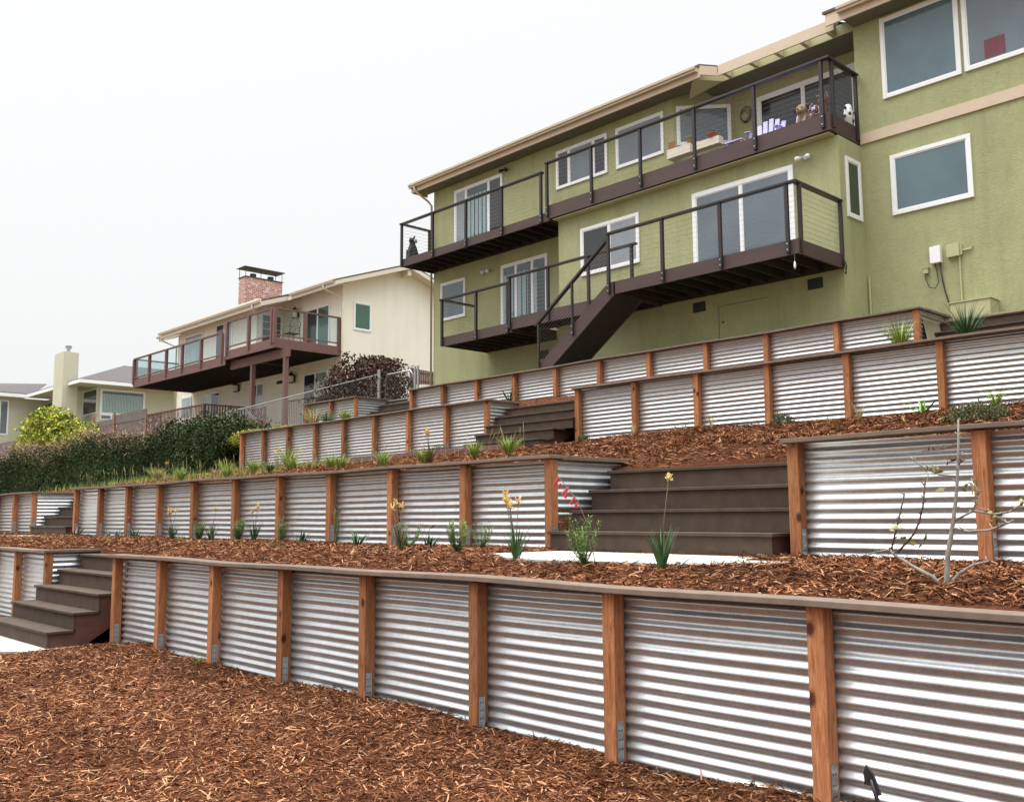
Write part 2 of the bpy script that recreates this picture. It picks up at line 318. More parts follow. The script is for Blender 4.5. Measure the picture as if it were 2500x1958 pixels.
# ------------------------------------------------------------------ terrain
def wob(x, y, a=.02, f=1.7): return a*(np.sin(x*f+1.3*np.sin(y*f*.7))*.6+np.sin(y*f*1.9+x*f*.8+2)*.4+np.sin(x*f*3.1+y*2.3*f)*.25)
PADS = [(-6.0, -3.2), (-21.3, -17.3)]
def pad_front(x, k): a, b = PADS[k]; u = (x-a)/(b-a); return (4.98, 5.0)[k]+(.32, .3)[k]*(2*u-1)**4-.10*np.sin(u*3.1)+.05*np.sin(x*4.1)
def pad_back(x, k):
    a, b = PADS[k]; lo = (5.62, 5.75)[k]; full = ((x > (-6.12, -20.5)[k]) & (x < (-3.8, -18.3)[k])); return np.where(full, 6.24, lo-.12*np.sin(x*2.2))
def z0(x, y):
    near = np.clip((y-3.1)/1.1, 0, 1)
    p = ((x < -11.0) & (y < 4.2) & (y > 0)).astype(float)*np.clip((-11.0-x)/.35, 0, 1)
    return -1.365+wob(x, y, .022)+near*.02+wob(x*2.4, y, .018)*near-.07*p*np.clip((y-(2.95))/.25, 0, 1)
def inpad(x, y, g=0.):
    m = np.zeros(np.shape(x), bool)
    for k, (a, b) in enumerate(PADS): m |= (x > a-g) & (x < b+g) & (y > pad_front(x, k)-g) & (y < pad_back(x, k)+g)
    return m
def notch(x, y, z, zones, lo):
    for a, b, c in zones: z = np.where((x > a) & (x < b) & (y < c), lo, z)
    return z
def z1(x, y):
    z = -.415+.10*np.clip((y-4.3)/.55, 0, 1)+.01*(y-4.9)+wob(x, y, .013)
    z = np.where(inpad(x, y, -.1), z-.06, z)
    z = z-.11*np.exp(-(((x+12.05)/1.35)**6+(np.maximum(y-4.9, 0)/.35)**2))
    return notch(x, y, z, [(-13.2, -10.85, 4.8)], -1.37)
def z2(x, y):
    z = .42+.149*(y-6.35)+wob(x, y, .03, 1.2)
    z = z-.11*np.exp(-(((x+4.95)/1.5)**4+((y-7.1)/.4)**2))-.10*np.exp(-(((x+19.4)/1.5)**4+((y-7.0)/.5)**2))
    z = notch(x, y, z, [(-6.16, -3.7, 7.16), (-20.55, -18.4, 7.16)], -.4)
    far = np.clip((-13.3-x)/1.5, 0, 1)*np.clip((y-9.5)/1.5, 0, 1)
    z = np.where((x > -13.6) & (x < -11.1) & (y > 10.9), 1.06, z)
    return z-far*.03
def z3(x, y): return notch(x, y, 2.1+.14*(y-12.1)+wob(x, y, .02)-.15*np.exp(-(((x+12.35)/1.35)**6+(np.maximum(y-12.8, 0)/.45)**2)), [(-13.52, -11.2, 12.7)], .9)
def z4(x, y): return notch(x, y, 2.93+.03*(y-14)+0*x, [(-20.65, -18.28, 14.9), (-6.03, 4, 14.9)], 2.1)
def sheet_grid(name, fx, x0, x1, y0, y1, step, mat, kind='structure', label=None):
    nx = max(2, int((x1-x0)/step)+1); ny = max(2, int((y1-y0)/step)+1)
    X, Y = np.meshgrid(np.linspace(x0, x1, nx), np.linspace(y0, y1, ny)); Z = fx(X, Y)*np.ones_like(X)
    i = np.arange(nx*ny).reshape(ny, nx)
    F = np.stack([i[:-1, :-1], i[:-1, 1:], i[1:, 1:], i[1:, :-1]], -1).reshape(-1, 4)
    o = npmesh(name, np.stack([X, Y, Z], -1).reshape(-1, 3), F, mat, smooth=True); return tag(o, kind=kind)
def hill(x, y):
    ys = np.array([-400, -60, 4.0, 4.5, 6.4, 9.5, 12, 18, 24, 60, 400]); zs = np.array([-2.2, -1.7, -1.55, -.9, -.1, .5, .95, 3.0, 4.4, 9, 9])
    z = np.interp(y, ys, zs)
    lo = np.interp(y, [-400, 4.3, 400], [-2.2, -1.6, -1.6])
    left = np.clip((-23.5-x)/.8, 0, 1); up = np.clip((y-16)/2.0, 0, 1)
    return np.where(y < 4.0, lo, z*np.maximum(left, 0)+np.where(y > 16, np.minimum(z, 2.7), lo)*(1-left))
sheet_grid('ground', hill, -500, 400, -400, 500, 4.0, 'earth')
sheet_grid('ground', lambda x, y: hill(x, y)+.05+wob(x, y, .06, .9), -62, -23.0, 6.6, 20, .4, 'earth')
sheet_grid('lower_terrace', z0, -26, 3, -6, 4.28, .12, 'mulch')
sheet_grid('middle_terrace', z1, -30, 3, 4.3, 6.34, .08, 'mulch')
sheet_grid('upper_terrace', z2, -24.2, 3, 6.36, 12.14, .1, 'mulch')
sheet_grid('top_terrace', z3, -23.3, 3, 12.16, 13.99, .1, 'mulch')
sheet_grid('house_terrace', z4, -23.3, 4, 14.02, 22, .15, 'earth')
# concrete path and pads
def pad(x0, x1, fy, y1, zt, th=.1):
    mb = MB(); n = 24
    top = [(x0+(x1-x0)*i/n, fy(x0+(x1-x0)*i/n)) for i in range(n+1)]
    for (xa, ya), (xb, yb) in zip(top[:-1], top[1:]):
        mb.add([(xa, ya, zt), (xb, yb, zt), (xb, y1, zt), (xa, y1, zt)], [(0, 1, 2, 3)])
        mb.add([(xa, ya, zt-th), (xb, yb, zt-th), (xb, yb, zt), (xa, ya, zt)], [(0, 1, 2, 3)])
    return tag(mb.build('path', 'concrete'), kind='structure')
for k in (0, 1):
    mb = MB(); a, b = PADS[k]; n = 60; zt = (-.308, -.322)[k]
    xs = [a+(b-a)*i/n for i in range(n+1)]; fr = [float(pad_front(x, k)) for x in xs]; bk = [float(pad_back(np.array(x), k)) for x in xs]
    for i in range(n):
        mb.add([(xs[i], fr[i], zt), (xs[i+1], fr[i+1], zt), (xs[i+1], bk[i+1], zt), (xs[i], bk[i], zt)], [(0, 1, 2, 3)])
        mb.add([(xs[i], fr[i], zt-.1), (xs[i+1], fr[i+1], zt-.1), (xs[i+1], fr[i+1], zt), (xs[i], fr[i], zt)], [(0, 1, 2, 3)])
        mb.add([(xs[i], bk[i], zt-.1), (xs[i+1], bk[i+1], zt-.1), (xs[i+1], bk[i+1], zt), (xs[i], bk[i], zt)], [(3, 2, 1, 0)])
    for x, f_, b_ in ((a, fr[0], bk[0]), (b, fr[-1], bk[-1])): mb.add([(x, f_, zt-.1), (x, b_, zt-.1), (x, b_, zt), (x, f_, zt)], [(0, 1, 2, 3)])
    tag(mb.build('path', 'concrete'), kind='structure')
pad(-20, -10.95, lambda x: 3.0+.1*math.sin(x*1.5)-max(0, (-x-11.5))*.02 if x < -11.0 else 3.3, 3.9, -1.372)

# bark chips lying over the beds
def chips(name, n, sampler, zf, lmin, lmax, label, lift=.012):
    x, y = sampler(n); n = len(x); z = zf(x, y)+rng.uniform(0, lift, n)
    Ls = rng.uniform(0, 1, n)**1.8*(lmax-lmin)+lmin; Wd = rng.uniform(.08, .22, n)*np.minimum(Ls, .05)
    a = rng.uniform(0, 2*np.pi, n); t = rng.normal(0, .24, n); rl = rng.normal(0, .45, n); curl = rng.uniform(-.05, .09, n)*Ls
    D = np.stack([np.cos(a)*np.cos(t), np.sin(a)*np.cos(t), np.sin(t)], -1); Sx = np.stack([-np.sin(a), np.cos(a), np.zeros(n)], -1)
    Up = np.cross(D, Sx); Wv = Sx*np.cos(rl)[:, None]+Up*np.sin(rl)[:, None]
    c = np.stack([x, y, z+.5*Ls*np.abs(np.sin(t))*.6], -1); V = []
    for u, wf, cu in ((-.5, .75, 0), (0, 1, 1), (.5, .6, 0)):
        p = c+D*(u*Ls)[:, None]+Up*(cu*curl)[:, None]
        V += [p-Wv*(Wd*wf/2)[:, None], p+Wv*(Wd*wf/2)[:, None]]
    V = np.stack(V, 1).reshape(-1, 3); b = (np.arange(n)*6)[:, None]
    F = np.concatenate([b+np.array([0, 2, 3, 1]), b+np.array([2, 4, 5, 3])], 0)
    return tag(npmesh(name, V, F, 'chip'), label, 'mulch', kind='stuff')
def smp(x0, x1, y0, y1, cond=None, pw=1):
    def f(n):
        x = x1-(x1-x0)*rng.uniform(0, 1, n)**pw; y = rng.uniform(y0, y1, n)
        if cond is not None: m = cond(x, y); x, y = x[m], y[m]
        return x, y
    return f
NS = [(-13.4, -10.95, 3.5, 5.0), ]
def c0(x, y): return (y > .22*np.abs(x)) & ~((x < -10.95) & (y > 3.02+.1*np.sin(x*1.5)+.05*np.sin(9*x)) & (y > 3.0-(-x-11)*.02)) 
chips('mulch', 230000, smp(-16, -.8, .6, 4.3, c0, 1.25), z0, .012, .075, 'brown bark mulch covering the lowest bed in the foreground')
chips('mulch', 70000, smp(-17, 2.5, -2.5, 4.2, lambda x, y: (y <= .22*np.abs(x)) & ~((x < -10.95) & (y > 2.9))), z0, .015, .08, 'brown bark mulch at the near edge of the lowest bed')
chips('mulch', 2600, smp(-12, -.8, .9, 4.25, c0, 1.2), lambda x, y: z0(x, y)+.008, .06, .13, 'larger pale bark splinters strewn over the lowest bed', .01)
def c1(x, y): return ~inpad(x, y, -.04) & ~((x < -10.85) & (x > -13.2) & (y < 4.87))
chips('mulch', 260, smp(-6.0, -3.2, 4.8, 6.1, lambda x, y: inpad(x, y, -.03)), lambda x, y: -.3065+0*x, .012, .04, 'stray bark chips scattered on the pale landing', .003)
chips('mulch', 36000, smp(-24, -10.5, 4.36, 6.3, c1), z1, .02, .09, 'brown bark mulch at the left end of the bed above the lowest wall')
chips('mulch', 115000, smp(-24, -.6, 4.36, 6.3, c1, 1.5), z1, .015, .085, 'brown bark mulch between the lowest wall and the second wall')
def c2(x, y): return ~((x < -3.7) & (x > -6.2) & (y < 7.2)) & ~((x > -13.6) & (x < -11.1) & (y > 10.8))
chips('mulch', 120000, smp(-15, -.8, 7.0, 12.1, c2, 1.2), z2, .02, .12, 'brown bark mulch sloping up to the third wall', .02)
chips('mulch', 14000, smp(-24, -14, 7.5, 12.1, c2), z2, .03, .11, 'thin bark mulch among grasses below the third wall at left', .02)
chips('mulch', 7000, smp(-22.9, -1, 12.4, 13.9, lambda x, y: ~((x > -13.6) & (x < -11.1) & (y < 12.77))), z3, .03, .11, 'bark mulch strip below the top wall')

# ------------------------------------------------------------------ corrugated retaining walls
P = .0678
def corr(mb, a, b, fixed, z0_, z1_, axis='x', amp=.0092, ph=0, tilt=0):
    # sheet with horizontal waves running along axis between a and b
    n = max(2, int((z1_-z0_)/P*14)); vs = []; m = 9; k0 = random.uniform(0, 99)
    for i in range(n+1):
        z = z0_+(z1_-z0_)*i/n
        for j in range(m+1):
            u = a+(b-a)*j/m; d = amp*math.sin(2*math.pi*(z+ph)/P)*(1+.10*math.sin(u*5.1+k0+z*3))+.0022*math.sin(u*4.3+k0)*math.sin(z*6+k0*1.7)
            f = fixed-d if axis == 'x' else fixed+d
            dz = tilt*(u-a)+.0016*math.sin(u*3.1+k0)
            vs.append((u, f, z+dz) if axis == 'x' else (f, u, z+dz))
    w = m+1
    fs = [(w*i+j, w*i+j+1, w*i+w+j+1, w*i+w+j) for i in range(n) for j in range(m)]
    mb.add(vs, fs)
POSTW = .089
def wobcap(x, s): return .005*math.sin(x*1.1+s)+.004*math.sin(x*2.7+2*s)
def capboard(x0, x1, y0, y1, zt, th, seed, wave=1):
    mb = MB(); n = max(2, int((x1-x0)/.3))
    for i in range(n):
        xa = x0+(x1-x0)*i/n; xb = x0+(x1-x0)*(i+1)/n; za = zt+wave*wobcap(xa, seed); zb = zt+wave*wobcap(xb, seed)
        o = [(xa, y0, za-th), (xb, y0, zb-th), (xb, y1, zb-th), (xa, y1, za-th), (xa, y0+.004, za), (xb, y0+.004, zb), (xb, y1, zb), (xa, y1, za)]
        fs = [(0, 3, 2, 1), (4, 5, 6, 7), (0, 1, 5, 4), (2, 3, 7, 6)]
        if i == 0: fs.append((3, 0, 4, 7))
        if i == n-1: fs.append((1, 2, 6, 5))
        mb.add(o, fs)
    return mb
def retaining_wall(label, xs, Y, base, top, x_end=None, x_start=None, ret=None, seed=0, bases=None, last_post=True, bracket=True, wave=1, pb=None):
    """xs: left edges of the posts; sheets between them; ret = (xret, y_end, zcut list)"""
    xl = xs[0] if x_start is None else x_start; xr = (xs[-1]+POSTW) if x_end is None else x_end
    t = thing('retaining_wall', label, 'retaining wall', ((xl+xr)/2, Y, base), 'corrugated metal retaining walls')
    edges = ([xl] if x_start is not None else [])+list(xs)+([xr] if x_end is not None else [])
    for i, (a, b) in enumerate(zip(edges[:-1], edges[1:])):
        mb = MB(); corr(mb, a-.002 if i == 0 and ret is None else a+.001, b+(0.03 if i == len(edges)-2 and x_end is None else -.001)+.0, Y+POSTW+.012, base-.12, top-.036, 'x', ph=random.uniform(-.004, .004)+seed*.013, tilt=random.uniform(-.002, .002))
        mb.build('corrugated_sheet', 'galv', t, smooth=True)
    for i, x in enumerate(xs):
        mb = MB(); zb = base-.15; lean = random.uniform(-.006, .006)
        mb.box(x, x+POSTW, Y, Y+POSTW, zb, top-.032)
        p = mb.build('post', 'post', t, bevel=.004)
        if bracket:
            b = MB(); b.box(x+POSTW+.0015, x+POSTW+.0045, Y+.012, Y+.062, base-.1, base+.19+random.uniform(-.02, .02))
            for zz in (base+.15, base+.1, base+.05):
                for yy in (Y+.024, Y+.046): b.box(x+POSTW+.0046, x+POSTW+.0066, yy-.004, yy+.004, zz-.004, zz+.004, 1)
            b.build('bracket', ['bracket', 'metal'], p)
    segs = []; x = xl-.03; k = 0
    while x < xr+.02:
        e = min(x+4.88, xr+.03)
        if xr+.03-e < .8: e = xr+.03
        segs.append((x, e)); x = e+.002
        if e >= xr+.02: break
    for k, (a, b) in enumerate(segs):
        capboard(a, b, Y-.045, Y+.135, top+.0015*(k % 2), .032, seed+k*.7*0, wave).build('cap_board', 'cap', t, bevel=.004)
    if ret:
        rx, ye, zb = ret
        mb = MB(); corr(mb, Y+.06, ye, rx-.02, zb, top-.036, 'y', ph=.01); mb.build('corrugated_sheet', 'galv', t, smooth=True)
        MB().box(rx-.13, rx+.035, Y+.1365, ye+.06, top-.036, top+.001).build('cap_board', 'cap', t, bevel=.004)
        MB().box(rx-.12, rx-.03, ye-.03, ye+.055, top-.45, top-.037).build('post', 'stain', t, bevel=.004)
    return t
G = 1.2192
retaining_wall('long lowest corrugated metal wall along the front with eight redwood posts', [-10.95, -9.79, -8.61, -7.35, -6.15, -4.89, -3.725, -2.44, -1.2, .02], 4.2, -1.34, -.40, x_end=1.3, seed=1, wave=1.1)
retaining_wall('lowest corrugated metal wall at far left, left of the five front steps', [-13.235-G*i for i in range(4, 0, -1)]+[-13.235], 4.2, -1.34, -.40, x_start=-20, ret=(-13.16, 4.95, -1.3), seed=2)
retaining_wall('second corrugated wall from the bottom with eleven posts, flowers along its foot', [-18.25, -17.09, -15.88, -14.67, -13.48, -12.22, -11.04, -9.86, -8.64, -7.415, -6.215], 6.25, -.28, .54, ret=(-6.13, 7.25, -.35), seed=3)
retaining_wall('tall corrugated wall right of the wide steps, behind the bare young tree', [-3.73, -2.43, -1.2, .02], 6.25, -.31, .545, x_end=1.6, seed=4)
retaining_wall('short corrugated wall at far left edge beside small steps', [-20.6-G*2, -20.6-G, -20.6], 6.25, -.26, .53, x_start=-25, ret=(-20.51, 7.2, -.35), seed=5)
retaining_wall('third corrugated wall, left of the central brown steps, grasses along its foot', [-23.18, -22.04, -20.84, -19.62, -18.42, -17.23, -16.02, -14.79, -13.575], 12.05, 1.22, 2.19, ret=(-13.48, 12.85, 1.1), seed=6)
retaining_wall('third level corrugated wall right of the central brown steps above mulch slope', [-11.23, -9.98, -8.755, -7.52, -6.3, -5.05, -3.83, -2.6, -1.4], 12.05, 1.25, 2.17, x_end=1, seed=7, bracket=False)
retaining_wall('topmost long corrugated wall directly below the green house', [-18.34, -17.16, -15.98, -14.77, -13.55, -12.36, -11.14, -9.87, -8.66, -7.4, -6.13], 13.9, 2.3, 3.01, ret=(-6.02, 14.95, 2.2), seed=8, bracket=False)
retaining_wall('small topmost corrugated wall at left beside the chain link gate', [-23.08, -21.87, -20.695], 13.9, 2.3, 3.07, ret=(-20.62, 15.0, 2.2), seed=9, bracket=False)

# ------------------------------------------------------------------ garden steps
def steps(label, x0, x1, ynose, znose, run, rise, n, zb, xadj=None, stringer=True):
    t = thing('garden_steps', label, 'steps', ((x0+x1)/2, ynose, zb), 'brown composite garden steps')
    for i in range(n):
        y = ynose+run*i; z = znose+rise*i; a, b = (xadj[i] if xadj else (x0, x1))
        MB().box(a-.02, b+.02, y, y+run+.03, z-.028, z).build('tread', 'step', t, bevel=.004)
        MB().box(a, b, y+.022, y+.047, (z-rise+.001 if i else zb), z-.029).build('riser', 'step', t, bevel=.003)
    if stringer:
        for x in ((xadj[0][0] if xadj else x0)+.0, (xadj[0][1] if xadj else x1)-.04):
            pts = [(x+.003, ynose+.05, zb)]
            for i in range(n):
                pts.append((x+.003, ynose+.05+run*i, znose+rise*i-.03))
                if i < n-1: pts.append((x+.003, ynose+.05+run*(i+1), znose+rise*i-.03))
            pts.append((x+.003, ynose+run*n, znose+rise*(n-1)-.03)); pts.append((x+.003, ynose+run*n, znose+rise*(n-1)-.34)); pts.append((x+.003, ynose+.42, zb))
            MB().prism(pts, (.034, 0, 0)).build('stringer', 'stain', t)
    return t
steps('five wide brown steps at lower left beside the lowest wall', -13.15, -11.03, 3.55, -1.20, .263, .185, 5, -1.375,
      [(-13.15, -11.03), (-13.15, -11.03), (-13.15, -11.03), (-13.13, -10.98), (-13.13, -10.86)])
steps('four wide brown steps on the concrete pad in the middle of the second wall', -6.1, -3.79, 6.18, -.138, .268, .185, 4, -.325, [(-6.1, -3.85), (-6.08, -3.74), (-6.08, -3.74), (-6.08, -3.74)])
steps('small brown steps at the far left edge of the second wall', -20.48, -18.5, 6.2, -.145, .262, .186, 4, -.34, [(-20.48, -18.5)]*4)
steps('brown steps in the centre between the two third level walls', -13.46, -11.27, 11.2, 1.115, .262, .185, 6, .93, [(-13.46, -11.55)]*2+[(-13.46, -11.45)]+[(-13.46, -11.24)]*3)
steps('two brown steps at upper left beside the small topmost wall', -20.6, -18.3, 13.85, 2.30, .26, .187, 4, 2.1, [(-20.6, -18.3)]*4)
steps('brown steps at the right edge below the utility boxes', -6.0, -1.4, 13.8, 2.30, .26, .187, 4, 2.1)
# timber edging below the central steps
t = thing('timber_edging', 'low brown timber edging boards behind the grass tufts below the central steps', 'edging', (-13.3, 10.6, .9))
MB().box(-16.2, -11.45, 10.6, 10.64, .85, 1.15).build('board', 'mauve', t, bevel=.004)
MB().box(-11.449, -11.41, 10.6, 11.3, .85, 1.14).build('board', 'stain', t)
MB().box(-16.2, -11.45, 10.641, 10.7, 1.1, 1.152).build('cap_board', 'step', t)
tag(MB().beam((-12.9, 10.35, .95), (-11.9, 10.3, 1.16), .012, .012).build('wooden_stake', 'twig', loc=(-12.9, 10.35, .95)), 'thin pale stake leaning on the timber edging below the central steps', 'stake')

# ------------------------------------------------------------------ windows
def window(par, O, U, wd, ht, name='window', fr=.065, mull=(), glassm='pane', blinds=None, back=None, transom=None, sill=False, rails=(), dep=.04, grid=None):
    """O lower-left corner on the wall face; U unit vector to the viewer's right; frame stands proud of the wall"""
    U = Vector(U); N = Vector((U.y, -U.x, 0))
    f = MB()
    f.obox(O, U, N, 0, fr, 0, dep, 0, ht); f.obox(O, U, N, wd-fr, wd, 0, dep, 0, ht)
    f.obox(O, U, N, fr, wd-fr, 0, dep, 0, fr); f.obox(O, U, N, fr, wd-fr, 0, dep, ht-fr, ht)
    o = f.build(name, 'white', par, bevel=.004)
    for k in mull:
        MB().obox(O, U, N, wd*k-.028, wd*k+.028, .0, dep-.006, fr, ht-fr).build('mullion', 'white', o)
    xs = [fr]+[wd*k for k in mull]+[wd-fr]
    for i, (a, b) in enumerate(zip(xs[:-1], xs[1:])):
        a2 = a+(.028 if i else 0); b2 = b-(.028 if i < len(xs)-2 else 0)
        gm = glassm if isinstance(glassm, str) else glassm[i]
        s = MB(); w_ = .022   # sash
        s.obox(O, U, N, a2, a2+w_, 0, dep-.014, fr, ht-fr); s.obox(O, U, N, b2-w_, b2, 0, dep-.014, fr, ht-fr); s.obox(O, U, N, a2+w_, b2-w_, 0, dep-.014, fr, fr+w_); s.obox(O, U, N, a2+w_, b2-w_, 0, dep-.014, ht-fr-w_, ht-fr)
        s.build('sash', 'white', o)
        MB().obox(O, U, N, a2+w_, b2-w_, .017, .020, fr+w_, ht-fr-w_).build('pane', gm, o)
        if gm == 'glass':
            MB().obox(O, U, N, a2+w_, b2-w_, .001, .003, fr+w_, ht-fr-w_).build('interior', 'interior', o)
            if blinds and blinds[i]:
                k = MB(); m_, cover, sp_ = blinds[i]; x = a2+w_+.01; e = a2+w_+(b2-a2-2*w_)*cover; j = 0
                while x < e-.02:
                    k.obox(O, U, N, x, min(x+sp_*.72, e), .006+.004*(j % 2), .009+.004*(j % 2), fr+w_+.01, ht-fr-w_-(.22 if ht > 1.6 else .06)); x += sp_; j += 1
                k.build('blind', m_, o)
    if grid:
        g = MB(); nx, nz = grid
        for i in range(1, nx): x = fr+(wd-2*fr)*i/nx; g.obox(O, U, N, x-.01, x+.01, .021, .027, fr, ht-fr)
        for i in range(1, nz): z = fr+(ht-2*fr)*i/nz; g.obox(O, U, N, fr, wd-fr, .0215, .0275, z-.01, z+.01)
        g.build('muntin', 'white', o)
    return o
UX = (1, 0, 0); UY = (0, 1, 0)

def railing(par, pts, ztop, zfloor, posts, mat='dark', cables=10, cap_w=.12, post_w=.066, zb=None, boltside=True, drop=.26, out=.0):
    """rail along the polyline pts (x,y); posts list of (x,y)"""
    for (a, b) in zip(pts[:-1], pts[1:]):
        d = (Vector(b)-Vector(a)).normalized()*.06
        A = Vector((*a, ztop-.02)); B = Vector((*b, ztop-.02)); e = Vector((d.x, d.y, 0))
        alongx = abs(d.x) > abs(d.y)
        MB().beam(A-e*(1 if alongx else -.88), B+e*(1 if alongx else 1), cap_w, .042 if alongx else .041).build('handrail', mat, par, bevel=.003)
    for (x, y) in posts:
        z_b = (zb if zb is not None else zfloor-drop)
        p = MB().box(x-post_w/2, x+post_w/2, y-post_w/2, y+post_w/2, z_b, ztop-.0415).build('post', mat, par, bevel=.003)
    c = MB()
    for (a, b) in zip(pts[:-1], pts[1:]):
        for k in range(cables):
            z = zfloor+.08+(ztop-zfloor-.16)*k/(cables-1)
            c.tube([(*a, z), (*b, z)], .0026, 4)
    c.build('cable', 'cable', par)
def bolts(par, pts):
    for p in pts:
        m = MB(); m.tube([Vector(p), Vector(p)+Vector((0, -.012, 0))], .014, 8); m.build('bolt', 'bolt', par)
def platform(par, x0, x1, yf, yw, zf, th, mat='deck', joist=.41, thick_fascia=.0, left=True, right=True):
    """deck: boards, fascia boards, joists"""
    d = MB(); nb = max(1, int((yw-yf-.05)/.14))
    for i in range(nb):
        a = yf+.05+(yw-yf-.05)*i/nb; d.box(x0+.02, x1-.02, a, a+(yw-yf-.05)/nb-.006, zf-.035, zf)
    p = d.build('balcony', mat, par)
    f = MB(); f.box(x0, x1, yf, yf+.045, zf-th+.02, zf+.02)
    if left: f.box(x0, x0+.045, yf+.0455, yw, zf-th+.02, zf+.019)
    if right: f.box(x1-.045, x1, yf+.0455, yw, zf-th+.02, zf+.019)
    f.build('fascia_board', mat, p, bevel=.005)
    j = MB(); x = x0+.25
    while x < x1-.1:
        j.box(x, x+.04, yf+.046, yw, zf-th+.05, zf-.036); x += joist
    j.box(x0+.05, x1-.05, yw-.045, yw-.003, zf-th+.03, zf-.0365)
    j.build('joists', 'under', p)
    return p

# ------------------------------------------------------------------ green house
H = thing('green_house', 'large olive green stucco house with two levels of dark brown balconies', 'house', (-14, 18, 2.9))
YW, YB, YG, YR = 18.25, 17.3, 18.25, 19.25
wl = MB()
wl.box(-22.87, -13.62, YW, 26, 2.7, 10.3)                 # main block, left part
wl.box(-16.6, -8.91, YB, 18.249, 2.7, 7.45)               # lower floor projection
wl.box(-13.619, -8.96, 19.9, 26, 2.7, 10.3)
wl.box(-12.5, -8.96, YR, 19.899, 7.4, 10.3)               # recessed balcony wall
wl.prism([(-13.62, YW, 7.4), (-12.5, YR, 7.4), (-12.5, 19.898, 7.4), (-13.62, 19.898, 7.4)], (0, 0, 2.9))
wl.box(-13.619, -8.96, 18.2505, 19.2, 2.7, 7.4)
wl.box(-8.955, 4, YG, 26, 2.7, 10.35)                      # right wing
wall = wl.build('wall', 'green', H)
# trim band on the wing
MB().box(-8.905, 4, YG-.035, YG-.001, 7.48, 7.7).build('trim_band', 'tan', H, bevel=.004)
# roof of the left part
def roofslab(par, x0, x1, yf, zf, yb, zb, th=.06, mat='shingleb'):
    return MB().prism([(x0, yf, zf), (x1, yf, zf), (x1, yb, zb), (x0, yb, zb)], (0, 0, th)).build('roof', mat, par)
r = roofslab(H, -23.45, -12.45, 17.72, 10.27, 22.2, 11.55)
roofslab(H, -12.448, -9.351, 18.421, 10.34, 22.2, 11.545, .05)
roofslab(H, -9.35, 4.3, 17.72, 10.28, 22.2, 11.57)
roofslab(H, -23.45, 4.3, 26.6, 10.27, 22.201, 11.56)
def gutter(par, x0, x1, y, zt, mat='gutter', h=.12, d=.12):
    m = MB(); pf = [(0, 0), (0, -h*.45), (.03, -h*.6), (.03, -h*.95), (.05, -h), (d, -h), (d, 0), (d-.012, 0), (d-.012, -h+.02), (.05, -h+.02), (.014, -h*.4), (.014, 0)]
    m.prism([(x0, y+a, zt+b) for a, b in pf], (x1-x0, 0, 0)); return m.build('gutter', mat, par)
gutter(H, -23.4, -12.5, 17.62, 10.27); gutter(H, -9.0, 4.2, 17.62, 10.28)
fa = MB(); fa.box(-23.38, -12.45, 17.745, 17.78, 10.02, 10.26); fa.box(-9.3, 4.2, 17.745, 17.78, 10.02, 10.27)
fa.obox((-12.449, 17.745, 0), Vector((.24, .36, 0)).normalized(), Vector((.36, -.24, 0)).normalized(), 0, .43, -.035, 0, 10.08, 10.3)
fa.box(-12.2, -9.3, 18.10, 18.14, 10.08, 10.33)
fa.build('fascia', 'tan', H, bevel=.003)
MB().prism([(-23.38, 17.781, 10.03), (-23.38, 18.4, 10.03), (-23.38, 18.4, 10.45), (-23.38, 17.781, 10.255)], (-.03, 0, 0)).build('rake_board', 'tan', H)
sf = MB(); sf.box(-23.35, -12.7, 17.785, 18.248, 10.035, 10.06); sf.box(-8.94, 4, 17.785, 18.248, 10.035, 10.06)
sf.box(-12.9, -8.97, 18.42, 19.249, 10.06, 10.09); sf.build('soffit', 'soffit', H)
bl = MB(); bl.box(-12.3, -8.97, 18.40, 18.419, 10.06, 10.3)
for x in (-12.1, -11.4, -10.75, -10.12, -9.5): bl.box(x, x+.09, 18.141, 18.399, 10.08, 10.3)
bl.prism([(-12.69, 17.79, 10.06), (-12.25, 18.4, 10.06), (-13.1, 18.24, 9.85)], (0, 0, .2))
bl.build('soffit_blocking', 'greenpaint', H)
# downspout at the left corner
MB().tube([(-23.15, 17.68, 10.16), (-23.12, 17.7, 10.02), (-22.96, 18.1, 9.72), (-22.93, 18.2, 9.6), (-22.93, 18.2, 3.0)], .035, 8).build('downspout', 'gutter', H, smooth=True)
MB().tube([(-8.86, 18.22, 4.7), (-8.86, 18.22, 2.9)], .022, 8).build('conduit', 'greenpaint', H)
# windows and doors
gl3 = lambda m, n: [m]*n
window(H, (-21.85, YW, 7.7), UX, 2.15, 2.11, 'sliding_door', mull=(.25, .72, ), glassm=['paneh', 'glass', 'paned'], blinds=[None, ('blind', 1, .17), None], fr=.075)
window(H, (-17.55, YW, 8.74), UX, 1.83, 1.07, mull=(.26, .74), glassm=['paned', 'pane', 'paned'])
window(H, (-15.42, YW, 8.74), UX, 1.52, 1.07, glassm='pane')
ua = Vector((1.12, 1.0, 0)).normalized()
window(H, Vector((-13.62, YW, 8.84))+ua*.08, ua, 1.3, .99, glassm='pane')
window(H, (-11.9, YR, 7.85), UX, 2.5, 1.93, 'sliding_door', mull=(.48,), glassm=['paned', 'paned'], fr=.1)
window(H, (-19.78, YW, 4.98), UX, 1.86, 2.1, 'sliding_door', mull=(.33, .68), glassm=gl3('glass', 3), blinds=[('blind', 1, .14), ('blind', .75, .19), ('blind', .3, .15)], fr=.075)
window(H, (-22.5, YW, 5.87), UX, 1.15, 1.18, glassm='pane')
window(H, (-15.82, YB, 5.86), UX, 1.86, 1.21, mull=(.5,), glassm=['paned', 'paneh'], fr=.08)
window(H, (-12.43, YB, 5.03), UX, 2.52, 2.08, 'sliding_door', mull=(.5,), glassm=['pane', 'pane'], fr=.1)
